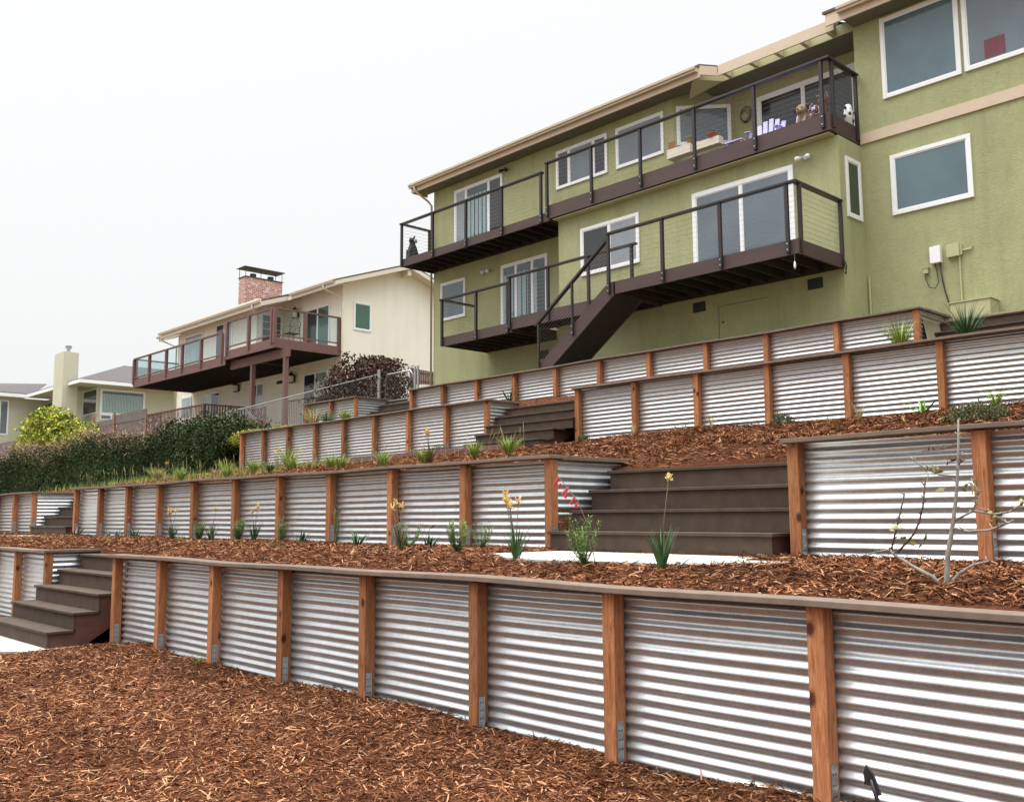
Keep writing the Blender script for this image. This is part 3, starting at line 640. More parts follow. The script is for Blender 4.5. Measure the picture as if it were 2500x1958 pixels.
window(H, (-8.9095, 17.52, 5.83), UY, .6, 1.24, glassm='paneng', fr=.08)
window(H, (-8.38, YG, 8.28), UX, 1.55, 1.7, glassm='pane2', fr=.075)
window(H, (-6.77, YG, 8.29), UX, 1.75, 1.7, glassm='pane', fr=.075)
window(H, (-4.8, YG, 8.29), UX, 1.55, 1.7, glassm='pane', fr=.075)
window(H, (-8.31, YG, 5.85), UX, 1.56, 1.23, glassm='pane2', fr=.08)
# crawl space vents, access panel
for x, z in ((-18.27, 4.2), (-16.85+.3, 4.21), (-12.5, 4.42), (-9.7, 4.44)):
    y = YW if x < -16.7 else YB
    v = MB(); v.box(x, x+.33, y-.012, y-.001, z, z+.22); vo = v.build('vent', 'interior', H)
    s = MB()
    for k in range(5): s.box(x+.015, x+.315, y-.018, y-.0125, z+.02+k*.042, z+.035+k*.042)
    s.build('louvre', 'metal', vo)
ap = MB(); ap.box(-11.84, -11.825, YB-.006, YB-.001, 3.0, 4.45); ap.box(-11.84, -10.6, YB-.006, YB-.001, 4.45, 4.465)
apo = ap.build('access_panel', 'soffit', H); MB().tube([(-11.72, YB, 4.1), (-11.72, YB-.03, 4.1)], .02, 8).build('handle', 'metal', apo)
# upper balcony
UD = 17.04
MB().box(-9.33, -9.0, 19.2, 19.249, 7.85, 9.75).build('shutter', 'white', H)
ul = platform(H, -22.9, -16.68, UD, YW, 7.66, .24); 
railing(ul, [(-22.87, YW-.12), (-22.87, UD-.02), (-16.93, UD-.02)], 8.78, 7.68, [(-22.87, UD-.03), (-21.38, UD-.03), (-19.9, UD-.03), (-18.42, UD-.03), (-16.93, UD-.03), (-22.85, YW-.2)], zb=7.43)
um = platform(H, -16.679, -8.93, UD, 19.24, 7.83, .36)
MB().box(-16.6, -8.98, UD+.046, YB-.001, 7.45, 7.475).build('soffit', 'greenpaint', um)
railing(um, [(-16.7, UD-.02), (-8.92, UD-.02), (-8.92, YG-.1)], 8.98, 7.87, [(x, UD-.03) for x in (-16.71, -15.19, -13.66, -12.13, -10.6, -9.06)]+[(-8.91, UD+.12), (-8.91, YG-.12)], zb=7.55)
bolts(ul, [(x, UD-.06, z) for x in (-21.38, -19.9, -18.42, -16.93) for z in (7.5, 7.61)])
bolts(um, [(x, UD-.06, z) for x in (-16.71, -15.19, -13.66, -12.13, -10.6, -9.06) for z in (7.62, 7.78)])
# lower balcony: right, middle, left
LD = 15.6
lr = platform(H, -13.35, -8.9, LD, YB, 4.99, .28)
railing(lr, [(-13.42, LD-.02), (-8.93, LD-.02), (-8.93, YB-.05)], 6.11, 5.02, [(x, LD-.03) for x in (-13.45, -11.98, -10.56, -9.09)]+[(-8.9, LD+.1), (-8.91, YB-.05)], zb=4.76)
bolts(lr, [(x, LD-.06, z) for x in (-13.45, -11.98, -10.56, -9.09) for z in (4.82, 4.93)])
lm = platform(H, -17.62, -13.36, 16.6, YB, 5.0, .31)
MB().box(-17.6, -16.62, YB+.001, 18.24, 4.96, 5.0).build('deck_boards', 'deck', lm)
railing(lm, [(-17.66, 16.58), (-13.55, 16.58)], 6.1, 5.03, [(x, 16.57) for x in (-17.66, -16.28, -14.94, -13.62)], zb=4.74)
ll = platform(H, -20.4, -17.621, 16.6, YW, 4.88, .26)
railing(ll, [(-20.4, YW-.4), (-20.4, 16.58), (-17.72, 16.58)], 5.96, 4.9, [(x, 16.57) for x in (-20.4, -18.97, -17.74)]+[(-20.38, YW-.45)], zb=4.64)
bolts(ll, [(x, 16.54, z) for x in (-18.97, -17.74) for z in (4.7, 4.81)])
# outdoor stair
st = MB().prism([(-13.3, LD-.0, 5.01), (-13.3, LD, 4.74), (-16.1, LD, 2.75), (-16.5, LD, 2.75), (-16.5, LD, 2.86), (-13.5, LD, 5.01)], (0, .05, 0)).build('outdoor_stair', 'deck', H, bevel=.004)
MB().prism([(-13.3, LD+.93, 5.0), (-13.3, LD+.93, 4.74), (-16.1, LD+.93, 2.75), (-16.5, LD+.93, 2.75), (-16.5, LD+.93, 2.86), (-13.5, LD+.93, 5.0)], (0, .05, 0)).build('stringer', 'deck', st)
for k in range(11):
    x = -13.5-.26*k; MB().box(x-.27, x, LD+.051, LD+.929, 4.79-.184*k, 4.83-.184*k).build('tread', 'deck', st)
    MB().box(x-.275, x-.255, LD+.051, LD+.929, 4.79-.184*(k+1)+.04, 4.789-.184*k).build('riser', 'deck', st)
MB().prism([(-13.35, LD+.06, 4.72), (-16.1, LD+.06, 2.77), (-16.1, LD+.06, 2.8), (-13.35, LD+.06, 4.75)], (0, .86, 0)).build('underside_board', 'under', st)
MB().beam((-13.46, LD-.02, 5.98), (-15.72, LD-.02, 4.38), .09, .05).build('handrail', 'dark', st, bevel=.003)
for x, z0_, z1_ in ((-14.54, 4.0, 5.18), (-15.62, 2.8, 4.42)):
    MB().box(x-.025, x+.025, LD-.055, LD-.004, z0_, z1_).build('post', 'dark', st, bevel=.003)
cb = MB()
for k in range(10): cb.tube([(-13.46, LD-.03, 5.06+k*.09), (-15.62, LD-.03, 3.53+k*.09)], .0026, 4)
cb.build('cable', 'cable', st)
bolts(st, [(-14.54, LD-.056, 4.05), (-14.54, LD-.056, 4.2), (-15.62, LD-.056, 3.2), (-15.62, LD-.056, 3.35)])
# floodlights
def floodlight(x, y, z, mat, label):
    t = thing('floodlight', label, 'floodlight', (x, y, z), 'wall floodlights')
    MB().tube([(x, y-.002, z), (x, y-.03, z)], .05, 12).build('base_plate', mat, t)
    for s in (-1, 1):
        MB().tube([(x, y-.03, z), (x+s*.07, y-.07, z-.01)], .012, 6).build('arm', mat, t)
        MB().tube([(x+s*.06, y-.06, z), (x+s*.11, y-.14, z-.035), (x+s*.13, y-.17, z-.05)], [.025, .048, .052], 12).build('lamp_head', mat, t, smooth=True)
floodlight(-20.35, YW, 7.04, 'white', 'white twin floodlight above the lower left window and door')
floodlight(-9.62, YB, 7.18, 'white', 'white twin floodlight above the lower right sliding door')
floodlight(-19.55, YW, 9.86, 'iron', 'black twin floodlight over the upper left sliding door')
# utility boxes on the wing
t = thing('utility_box', 'white utility box with black cables on green wall', 'utility box', (-7.5, YG, 4.7))
MB().box(-7.6, -7.4, YG-.12, YG-.001, 4.72, 5.04).build('cabinet', 'boxwhite', t, bevel=.006)
MB().tube([(-7.44, YG-.05, 4.72), (-7.42, YG-.03, 4.4), (-7.37, YG-.03, 4.1), (-7.3, YG-.03, 3.85), (-7.22, YG-.03, 3.5), (-7.2, YG-.05, 3.3)], .012, 6).build('cable', 'rubber', t, smooth=True)
MB().tube([(-7.53, YG-.05, 4.72), (-7.5, YG-.06, 4.55), (-7.48, YG-.06, 4.35), (-7.55, YG-.06, 4.24), (-7.66, YG-.06, 4.28), (-7.72, YG-.06, 4.45), (-7.72, YG-.05, 4.56)], .008, 6).build('cable', 'rubber', t, smooth=True)
t = thing('junction_box', 'small grey green junction box with cable loop left of the white box', 'junction box', (-7.7, YG, 4.6)); MB().box(-7.76, -7.67, YG-.07, YG-.001, 4.56, 4.66).build('cabinet', 'greenpaint', t, bevel=.004); MB().box(-7.77, -7.66, YG-.08, YG-.0005, 4.661, 4.672).build('lid', 'gutter', t)
t = thing('meter_cabinet', 'green painted cabinet with conduit right of the white box', 'electrical box', (-7.18, YG, 4.8))
MB().box(-7.29, -7.06, YG-.1, YG-.001, 4.78, 5.02).build('cabinet', 'greenpaint', t, bevel=.006)
MB().box(-7.059, -7.02, YG-.06, YG-.001, 4.8, 5.0).build('hinge_side', 'greenpaint', t)
MB().tube([(-7.02, YG-.03, 4.88), (-6.86, YG-.03, 4.88), (-6.84, YG-.03, 4.93)], .018, 8).build('conduit', 'greenpaint', t)
MB().tube([(-7.08, YG-.03, 4.78), (-7.08, YG-.03, 3.9)], .016, 8).build('conduit', 'greenpaint', t)
t = thing('cover_box', 'large green painted box at the foot of the wall above the right steps', 'box', (-6.8, YG, 3.3))
MB().box(-7.15, -6.45, YG-.42, YG-.001, 3.1, 3.82).build('cabinet', 'greenpaint', t, bevel=.006); MB().box(-7.17, -6.43, YG-.44, YG-.0005, 3.821, 3.84).build('lid', 'greenpaint', t)
# balcony objects
def adirondack(x, y, z, rz, label):
    t = thing('garden_chair', label, 'chair', (x, y, z), 'lavender garden chairs')
    a = Matrix.Rotation(rz, 4, 'Z')
    def T(mb):
        mb.v = [tuple(Vector((x, y, z))+a @ Vector(v)) for v in mb.v]; return mb
    for i in range(5):
        m = MB(); xx = -.24+i*.12; m.beam((xx*.95, .2, .3), (xx*1.15, .38, .97-.035*abs(i-2)**1.6), .105, .02, (0, 1, 0)); T(m).build('back_slat', 'lavender', t, bevel=.01)
    for i in range(4): m = MB(); m.box(-.27, .27, -.28+i*.13, -.17+i*.13, .30-.02*i+.03, .32-.02*i+.03); T(m).build('seat_slat', 'lavender', t)
    for s in (-1, 1):
        m = MB(); m.box(s*.34-.06, s*.34+.06, -.34, .3, .48, .502); T(m).build('armrest', 'lavender', t, bevel=.006)
        m = MB(); m.box(s*.3-.015, s*.3+.015, -.3, -.2, 0, .48); m.beam((s*.28, -.25, .3), (s*.28, .4, .04), .03, .09); T(m).build('leg', 'lavender', t)
    return t
adirondack(-11.0, 18.15, 7.84, R(15), 'lavender garden chair left of the other one, behind the upper balcony rail')
adirondack(-10.25, 18.15, 7.84, R(-10), 'lavender garden chair on the right, next to the scruffy dog')
t = thing('side_table', 'small lavender slatted side table left of the lavender chairs', 'table', (-11.6, 17.8, 7.83))
MB().box(-11.95, -11.5, 17.9, 18.35, 8.3, 8.33).build('table_top', 'lavender', t, bevel=.004)
for x, y in ((-11.92, 17.93), (-11.56, 17.93), (-11.92, 18.3), (-11.56, 18.3)): MB().box(x, x+.04, y, y+.04, 7.83, 8.299).build('leg', 'lavender', t)
# dog at left end of upper balcony, seen from behind
def merge_body(mb, name, mats, parent, vox=.012):
    o = mb.build(name, mats, parent, smooth=True)
    rm = o.modifiers.new('remesh', 'REMESH'); rm.mode = 'VOXEL'; rm.voxel_size = vox; rm.use_smooth_shade = True
    return o
dx, dy, dz = -22.95, 17.5, 7.66
t = thing('dog', 'black dog with pale cheek, sitting at the far left end of the upper balcony', 'dog', (dx, dy, dz))
b = MB(); b.loft([((dx, dy, dz), .17, .2), ((dx, dy, dz+.1), .19, .21), ((dx, dy, dz+.3), .165, .17), ((dx+.0, dy-.02, dz+.48), .13, .13), ((dx+.01, dy-.03, dz+.58), .085, .09), ((dx+.01, dy-.04, dz+.64), .075, .09)], 14)
b.ball((dx-.1, dy-.02, dz+.1), .13, .18, .12); b.ball((dx+.1, dy-.02, dz+.1), .13, .18, .12)
b.ball((dx+.03, dy-.06, dz+.68), .095, .11, .085); b.ball((dx+.08, dy+.03, dz+.66), .05, .07, .045)
for s in (-1, 1): b.tube([(dx+s*.07, dy-.18, dz+.02), (dx+s*.08, dy-.14, dz+.4)], [.035, .05], 8); b.ball((dx+s*.07, dy-.22, dz+.03), .04, .06, .03)
b.tube([(dx, dy+.18, dz+.04), (dx+.12, dy+.28, dz+.03), (dx+.22, dy+.26, dz+.04)], [.035, .025, .012], 8)
body = merge_body(b, 'body', 'furblack', t)
for s in (-1, 1): MB().tube([(dx+.03+s*.06, dy-.05, dz+.73), (dx+.03+s*.1, dy-.04, dz+.8), (dx+.03+s*.15, dy-.05, dz+.8)], [.035, .02, .006], 8).build('ear', 'furblack', t, smooth=True)
MB().ball((dx+.105, dy+.0, dz+.68), .055, .075, .06).build('cheek', 'furwhite', t, smooth=True)
# scruffy dog between the chairs and the corner
dx, dy, dz = -9.62, 17.25, 7.66
t = thing('dog', 'small scruffy tan dog with dark ears beside the right lavender chair', 'dog', (dx, dy, dz))
b = MB(); b.loft([((dx, dy+.16, dz+.16), .13, .19), ((dx, dy+.14, dz+.14), .14, .19), ((dx, dy+.08, dz+.32), .12, .14), ((dx, dy, dz+.43), .1, .11)], 12)
b.ball((dx, dy-.03, dz+.5), .125, .12, .115); b.ball((dx, dy-.13, dz+.45), .06, .06, .05)
for s in (-1, 1): b.tube([(dx+s*.07, dy-.1, dz+.21), (dx+s*.07, dy-.02, dz+.34)], [.035, .045], 8)
merge_body(b, 'body', 'furtan', t)
for s in (-1, 1):
    MB().tube([(dx+s*.09, dy-.02, dz+.59), (dx+s*.14, dy-.03, dz+.56), (dx+s*.16, dy-.04, dz+.47)], [.03, .04, .015], 8).build('ear', 'furblack', t, smooth=True)
    MB().ball((dx+s*.045, dy-.135, dz+.52), .014, .01, .014).build('eye', 'iron', t, smooth=True)
MB().ball((dx, dy-.19, dz+.47), .02, .016, .016).build('nose', 'iron', t, smooth=True)
def leafcloud(name, pts, size, mat, parent=None, loc=(0, 0, 0), asp=.5, up=.3):
    pts = np.asarray(pts); n = len(pts); a = rng.normal(size=(n, 3)); a /= np.linalg.norm(a, axis=1)[:, None]
    b = rng.normal(size=(n, 3)); b -= a*(a*b).sum(1)[:, None]; b /= np.linalg.norm(b, axis=1)[:, None]
    s = size*rng.uniform(.55, 1.35, n)[:, None]; a[:, 2] += up*rng.uniform(-.5, 1, n)
    V = np.stack([pts-a*s*.5, pts+b*s*asp*.5-a*s*.05, pts+a*s*.5, pts-b*s*asp*.5-a*s*.05], 1).reshape(-1, 3)
    F = np.arange(4*n).reshape(n, 4); return npmesh(name, V, F, mat, parent, loc)
def pot(name, x, y, z, r, h, mat, label, cat='plant pot', plant=None, par=None):
    t = thing(name, label, cat, (x, y, z))
    MB().loft([((x, y, z), r*.7, r*.7), ((x, y, z+h*.75), r, r), ((x, y, z+h*.8), r*1.1, r*1.1), ((x, y, z+h), r*1.12, r*1.12), ((x, y, z+h-.001), r*.9, r*.9), ((x, y, z+h*.8), r*.85, r*.85)], 16).build('pot', mat, t, smooth=False)
    if plant:
        m, k, sz, sp_ = plant
        leafcloud('foliage', np.array([x, y, z+h])+rng.normal(0, 1, (k, 3))*np.array([sp_, sp_, sp_*.7])+np.array([0, 0, sp_*.8]), sz, m, t)
    return t
pot('flower_pot', -9.2, 17.35, 7.87, .11, .42, 'mauve', 'tall brown pot with yellow flowers in the upper balcony corner', plant=('yflower', 60, .04, .06))
pot('flower_pot', -9.55, 17.6, 7.87, .1, .25, 'terracotta', 'terracotta pot with rusty dried plant between dog and corner post', plant=('twig', 120, .09, .1))
t = thing('cow_ornament', 'white ornament with black spots at the right end of the upper balcony', 'ornament', (-8.99, 17.95, 7.87))
MB().loft([((-9.02, 18.0, 7.87), .07, .08), ((-9.02, 18.0, 8.15), .09, .1), ((-9.02, 18.0, 8.3), .05, .06)], 14).build('body', 'white', t, smooth=True)
for k in range(9):
    a = k*1.3+.4; z = 7.95+.035*k; rx = .08
    MB().ball((-9.02+rx*math.cos(a), 18.0+(rx+.02)*math.sin(a), z), .03, .03, .035, 8).build('spot', 'iron', t, smooth=True)
t = thing('window_shelf', 'cream shelf box under the angled window on the upper balcony', 'shelf', (-13.2, 18.1, 8.5))
MB().box(-13.63, -12.95, 17.98, 18.2, 8.44, 8.66).build('planter', 'creamtrim', t, bevel=.004); MB().box(-12.949, -12.2, 18.05, 18.24, 8.46, 8.64).build('planter', 'creamtrim', t, bevel=.004)
pot('glazed_pot', -13.0, 18.08, 8.66, .1, .17, 'olivepot', 'olive glazed pot on the cream shelf below the angled window')
pot('bowl', -12.4, 18.12, 8.645, .13, .1, 'terracotta', 'dark terracotta bowl planter at the right of the cream shelf', 'bowl', plant=('dgreen', 30, .07, .06))
t = thing('ornament_tile', 'small terracotta pierced ornament at the left end of the cream shelf', 'ornament', (-13.5, 18.05, 8.66))
mb = MB()
for i in range(4):
    for j in range(4): mb.tube([(-13.6+.05*i, 18.05, 8.685+.05*j), (-13.6+.05*i, 18.03, 8.685+.05*j)], .022, 8)
mb.build('lattice', 'terracotta', t)
t = thing('wall_ornament', 'dark twisted metal wreath hanging on the wall left of the upper right door', 'ornament', (-12.3, YR, 9.5))
mb = MB()
for k in range(5):
    c = [(-12.25+.16*math.cos(a)*(.6+.1*k)+.02*k, YR-.03-.01*k, 9.45+.2*math.sin(a)*(.6+.1*k)) for a in np.linspace(k, k+5, 14)]
    mb.tube(c, .007, 5)
mb.build('wreath', 'iron', t, smooth=True)
t = thing('wind_chime', 'small pale wind chime hanging under the lower right balcony corner', 'wind chime', (-9.0, 15.9, 4.7))
MB().tube([(-9.0, 15.62, 4.73), (-9.0, 15.62, 4.6)], .004, 5).build('string', 'pipe', t); MB().loft([((-9.0, 15.62, 4.45), .006, .006), ((-9.0, 15.62, 4.5), .025, .025), ((-9.0, 15.62, 4.56), .02, .02), ((-9.0, 15.62, 4.6), .006, .006)], 8).build('bell', 'white', t, smooth=True)
tag(MB().tube([(-8.87, 17.22, 4.95), (-8.8, 17.2, 4.75), (-8.85, 17.22, 4.6), (-8.9, 17.22, 4.7), (-8.84, 17.2, 4.85), (-8.82, 17.2, 4.6)], .01, 6).build('garden_hose', 'rubber', smooth=True, loc=(-8.85, 17.2, 4.7)), 'black coiled cable hanging at the right end of the lower balcony', 'hose')
tag(MB().box(-6.4, -6.03, YG-.0225, YG-.0205, 8.42, 8.78).build('cushion', 'pillow', loc=(-6.1, YG, 8.4)), 'red cushion behind the upper right window', 'cushion')
# ------------------------------------------------------------------ cream house
K = thing('cream_house', 'cream stucco house with brick chimney and glass railed mauve balcony', 'house', (-40, 23, 3.4))
CW = 21.2
k = MB(); k.box(-47.7, -32.43, CW, 27.2, 3.0, 9.35); k.box(-44.5, -36.95, 19.85, CW-.001, 6.38, 9.05)
k.prism([(-32.43, CW, 9.35), (-32.43, 24.2, 10.42), (-32.43, 27.2, 9.35)], (-15.27, 0, 0))
k.box(-44.49, -36.96, 19.86, CW-.001, 9.05, 9.3)
k.build('wall', 'cream', K)
for (x0, x1, yf, zf) in ((-45.4, -35.6, 19.25, 8.86), (-35.599, -31.9, 20.5, 9.27), (-48.3, -45.401, 20.4, 9.24)):
    ro = MB().prism([(x0, yf, zf), (x1, yf, zf), (x1, 24.2, 10.55), (x0, 24.2, 10.55)], (0, 0, .07)).build('roof', 'shingleb', K)
MB().prism([(-48.3, 28.1, 9.2), (-31.9, 28.1, 9.2), (-31.9, 24.201, 10.551), (-48.3, 24.201, 10.551)], (0, 0, .07)).build('roof', 'shingleb', K)
gutter(K, -45.5, -35.55, 19.15, 8.93, 'creamtrim'); gutter(K, -35.3, -32.0, 20.4, 9.34, 'creamtrim'); gutter(K, -48.4, -43.5, 20.3, 9.3, 'creamtrim')
f = MB(); f.box(-45.4, -35.6, 19.275, 19.3, 8.65, 8.85); f.box(-35.6, -31.95, 20.52, 20.545, 9.08, 9.26); f.box(-48.3, -43.5, 20.42, 20.445, 9.02, 9.23)
f.prism([(-31.9, 20.5, 9.1), (-31.9, 24.2, 10.38), (-31.9, 24.2, 10.545), (-31.9, 20.5, 9.265)], (.03, 0, 0)); f.prism([(-31.9, 28.1, 9.03), (-31.9, 24.2, 10.38), (-31.9, 24.2, 10.545), (-31.9, 28.1, 9.195)], (.03, 0, 0))
f.prism([(-35.6, 19.25, 8.66), (-35.6, 20.6, 9.12), (-35.6, 20.6, 9.3), (-35.6, 19.25, 8.85)], (.03, 0, 0))
f.build('fascia', 'creamtrim', K)
s = MB(); s.prism([(-45.3, 19.3, 8.72), (-35.62, 19.3, 8.72), (-35.62, 21.19, 9.26), (-45.3, 21.19, 9.26)], (0, 0, .02)); s.prism([(-35.6, 20.55, 9.1), (-31.93, 20.55, 9.1), (-31.93, 21.19, 9.3), (-35.6, 21.19, 9.3)], (0, 0, .02))
s.prism([(-48.2, 20.45, 9.05), (-45.31, 20.45, 9.05), (-45.31, 21.19, 9.3), (-48.2, 21.19, 9.3)], (0, 0, .02)); s.prism([(-32.42, 21.2, 9.33), (-31.93, 21.2, 9.33), (-31.93, 24.2, 10.4), (-32.42, 24.2, 10.4)], (0, 0, .02)); s.prism([(-32.42, 28, 9.05), (-31.93, 28, 9.05), (-31.93, 24.2, 10.4), (-32.42, 24.2, 10.4)], (0, 0, .02))
s.build('soffit', 'creamtrim', K)
MB().box(-32.42, -31.95, 24.1, 24.28, 10.1, 10.36).build('ridge_beam', 'creamtrim', K)
for pp in ([(-32.75, 20.46, 9.22), (-32.72, 20.5, 9.08), (-32.5, 21.1, 8.8), (-32.39, 21.16, 8.7), (-32.39, 21.16, 3.4)], [(-36.2, 19.2, 8.8), (-36.2, 19.25, 8.62), (-36.6, 19.8, 8.35)], [(-47.9, 20.36, 9.18), (-47.9, 20.4, 9.03), (-47.72, 21.12, 8.75), (-47.72, 21.12, 3.4)]):
    MB().tube(pp, .04, 8).build('downspout', 'creamtrim', K, smooth=True)
ch = MB().box(-44.8, -44.1, 23, 25.1, 9.5, 12.14); cho = ch.build('chimney', 'brick', K)
m = MB()
for x, y in ((-44.78, 23.02), (-44.12, 23.02), (-44.12, 25.08), (-44.78, 25.08), (-44.45, 24.05)): m.box(x-.012, x+.012, y-.012, y+.012, 12.14, 12.64)
m.box(-44.9, -44.0, 22.9, 25.2, 12.641, 12.67); m.box(-44.84, -44.06, 22.96, 25.14, 12.141, 12.18); m.build('chimney_cap', 'metal', cho)
for y in (23.6, 24.6): MB().tube([(-44.45, y, 12.18), (-44.45, y, 12.42)], .16, 14).build('flue', 'metal', cho)
# cream house windows
window(K, (-37.0+.0, 20.3, 6.75), UY, .85, 2.05, 'french_door', glassm='paned', grid=(2, 5), fr=.12) if False else None
window(K, (-36.9495, 20.0, 6.7), UY, 1.1, 2.05, 'french_door', glassm='paneg', grid=(2, 6), fr=.1)
window(K, (-35.2, CW, 6.7), UX, 1.85, 2.0, 'sliding_door', mull=(.5,), glassm=['paned', 'paneg'])
window(K, (-35.3, CW, 3.85), UX, 1.85, 2.12, 'sliding_door', mull=(.5,), glassm=['paned', 'panel'])
window(K, (-39.9, CW, 4.95), UX, 1.25, 1.05, mull=(.5,), glassm=['paned', 'panel'])
window(K, (-44.6, CW, 3.95), UX, 1.75, 2.05, 'sliding_door', mull=(.5,), glassm=['panel', 'paned'])
window(K, (-47.05, CW, 4.9), UX, 1.15, 1.15, glassm='panel')
window(K, (-40.7, 19.85, 6.65), UX, 1.6, 2.05, 'sliding_door', mull=(.5,), glassm=['paned', 'panel'])
window(K, (-43.9, 19.85, 7.0), UX, 1.9, 1.6, glassm='panel')
window(K, (-32.4295, 21.72, 7.53), UY, .87, 1.17, glassm='paneg')
window(K, (-32.4295, 26.35, 7.4), UY, .6, 1.2, glassm='paned')
MB().box(-37.6, -36.75, CW-.03, CW-.001, 5.68, 5.98).build('vent', 'white', K); MB().box(-37.5, -36.85, CW-.035, CW-.0305, 5.75, 5.9).build('vent', 'interior', K)
# balconies of the cream house
def glassrail(par, a, b, ztop, zf, posts, ybolt=None):
    MB().beam((*a, ztop-.03), (*b, ztop-.03), .09, .06).build('handrail', 'mauve', par)
    MB().beam((*a, zf+.1), (*b, zf+.1), .05, .05).build('bottom_rail', 'mauve', par)
    for (x, y) in posts: MB().box(x-.06, x+.06, y-.06, y+.06, zf-.22, ztop-.061).build('post', 'mauve', par)
    for p, q in zip(posts[:-1], posts[1:]):
        P_, Q_ = Vector((*p, 0)), Vector((*q, 0)); d = (Q_-P_).normalized()*.075
        MB().beam(P_+d+Vector((0, 0, (zf+.13+ztop-.07)/2)), Q_-d+Vector((0, 0, (zf+.13+ztop-.07)/2)), .01, ztop-.07-zf-.13).build('glass_panel', 'rail_glass', par)
CD = 18.2
c1_ = platform(K, -45.85, -36.45, CD, CW-.001, 6.55, .38, 'mauve', right=False)
px = [-45.8, -44.0, -42.15, -40.5, -38.65, -36.75]
glassrail(c1_, (px[0], CD), (px[-1], CD), 7.6, 6.55, [(x, CD) for x in px]); glassrail(c1_, (-45.8, CD+.07), (-45.8, CW-.1), 7.6, 6.55, [(-45.8, CD+.1), (-45.8, CW-.15)])
c2_ = platform(K, -36.42, -32.45, CD, CW-.002, 6.74, .36, 'mauve')
px = [-36.33, -34.5, -32.68]
glassrail(c2_, (px[0], CD), (px[-1]+.15, CD), 7.97, 6.8, [(x, CD) for x in px]); glassrail(c2_, (-32.52, CD+.08), (-32.52, CW-.06), 7.97, 6.8, [(-32.52, CD+.02), (-32.52, 19.55), (-32.52, CW-.1)])
MB().beam((-36.6, CD+.35, 6.2), (-31.95, CD+.35, 6.2), .1, .34).build('beam', 'mauve', c2_)
for x in (-34.75, -32.2): MB().box(x-.08, x+.08, CD+.27, CD+.43, 3.2, 6.028).build('support_post', 'mauve', c2_)
# lower deck with baluster rail
ld = platform(K, -44.8, -38.9, 18.5, CW-.003, 3.9, .3, 'mauve')
m = MB(); x = -44.75
while x < -38.95: m.box(x, x+.04, 18.53, 18.55, 3.95, 4.78); x += .15
y = 18.6
while y < 20.9: m.box(-38.97, -38.93, y, y+.045, 3.95, 4.78); y += .13
m.build('balusters', 'mauve', ld); MB().beam((-44.8, 18.54, 4.82), (-38.86, 18.54, 4.82), .12, .05).build('handrail', 'mauve', ld); MB().beam((-38.95, 18.61, 4.819), (-38.95, 21.0, 4.819), .12, .05).build('handrail', 'mauve', ld)
MB().box(-39.02, -38.88, 18.48, 18.6, 3.5, 4.79).build('post', 'mauve', ld)
t = thing('stair_railing', 'dark weathered timber stair railing with slanting handrail below the cream house balcony', 'stair railing', (-33.4, 18, 3.3))
MB().beam((-34.1, 18.0, 4.18), (-32.75, 18, 4.1), .08, .05).build('handrail', 'woodgrey', t); MB().beam((-34.1, 17.95, 4.1), (-32.8, 17.95, 3.4), .04, .13).build('sloping_rail', 'woodgrey', t)
for x in (-34.05, -33.8, -33.55, -33.3, -33.05): MB().box(x, x+.06, 17.99, 18.03, 3.2, 4.15).build('baluster', 'woodgrey', t)
MB().box(-32.83, -32.72, 17.96, 18.06, 3.2, 4.14).build('post', 'woodgrey', t)
def lantern(x, y, z, label, sc=1.0):
    t = thing('wall_lantern', label, 'wall lamp', (x, y, z), 'lanterns of the cream house')
    MB().loft([((x, y-.2, z+.3*sc), .17*sc, .17*sc), ((x, y-.2, z+.34*sc), .15*sc, .15*sc), ((x, y-.2, z+.46*sc), .04*sc, .04*sc), ((x, y-.2, z+.52*sc), .015*sc, .015*sc)], 6).build('roof_cap', 'iron', t)
    MB().loft([((x, y-.2, z+.03), .1*sc, .1*sc), ((x, y-.2, z+.299*sc), .12*sc, .12*sc)], 6).build('lamp_glass', 'lampglass', t)
    MB().loft([((x, y-.2, z), .12*sc, .12*sc), ((x, y-.2, z+.029), .12*sc, .12*sc)], 6).build('base', 'iron', t)
    MB().beam((x, y-.002, z+.2), (x, y-.1, z+.2), .06, .3*sc).build('bracket', 'iron', t)
lantern(-35.8, CW, 8.42, 'lantern on the cream wall left of the upper sliding door')
lantern(-36.0, CW, 5.65, 'lantern on the cream wall left of the lower sliding door')
lantern(-40.95, CW, 5.75, 'leftmost lantern on the cream wall, beside the first support post')
# cast metal chair on the cream balcony
cx, cy, cz = -33.3, 19.4, 6.75
t = thing('patio_chair', 'dark green cast metal patio chair on the cream house balcony', 'chair', (cx, cy, cz))
MB().box(cx-.25, cx+.25, cy-.25, cy+.25, cz+.42, cz+.445).build('seat', 'chairgreen', t, bevel=.01)
for x, y in ((-.23, -.23), (.23, -.23), (-.23, .23), (.23, .23)): MB().tube([(cx+x, cy+y, cz+.42), (cx+x*1.2, cy+y*1.2, cz)], .014, 6).build('leg', 'chairgreen', t)
m = MB(); bk = [(cx+.22, cy-.22, cz+.45), (cx+.3, cy-.23, cz+.85), (cx+.35, cy, cz+1.02), (cx+.3, cy+.23, cz+.85), (cx+.22, cy+.22, cz+.45)]; m.tube(bk, .014, 6)
for j in range(6): m.tube([(cx+.23, cy-.2+.08*j, cz+.45), (cx+.31, cy-.12+.05*j, cz+.9)], .008, 5)
m.tube([(cx+.27, cy-.22, cz+.65), (cx+.27, cy+.22, cz+.75)], .008, 5); m.build('backrest', 'chairgreen', t, smooth=True)
for s in (-1, 1): MB().tube([(cx+.26, cy+s*.24, cz+.68), (cx-.1, cy+s*.27, cz+.7), (cx-.25, cy+s*.26, cz+.62), (cx-.23, cy+s*.24, cz+.45)], .013, 6).build('armrest', 'chairgreen', t, smooth=True)
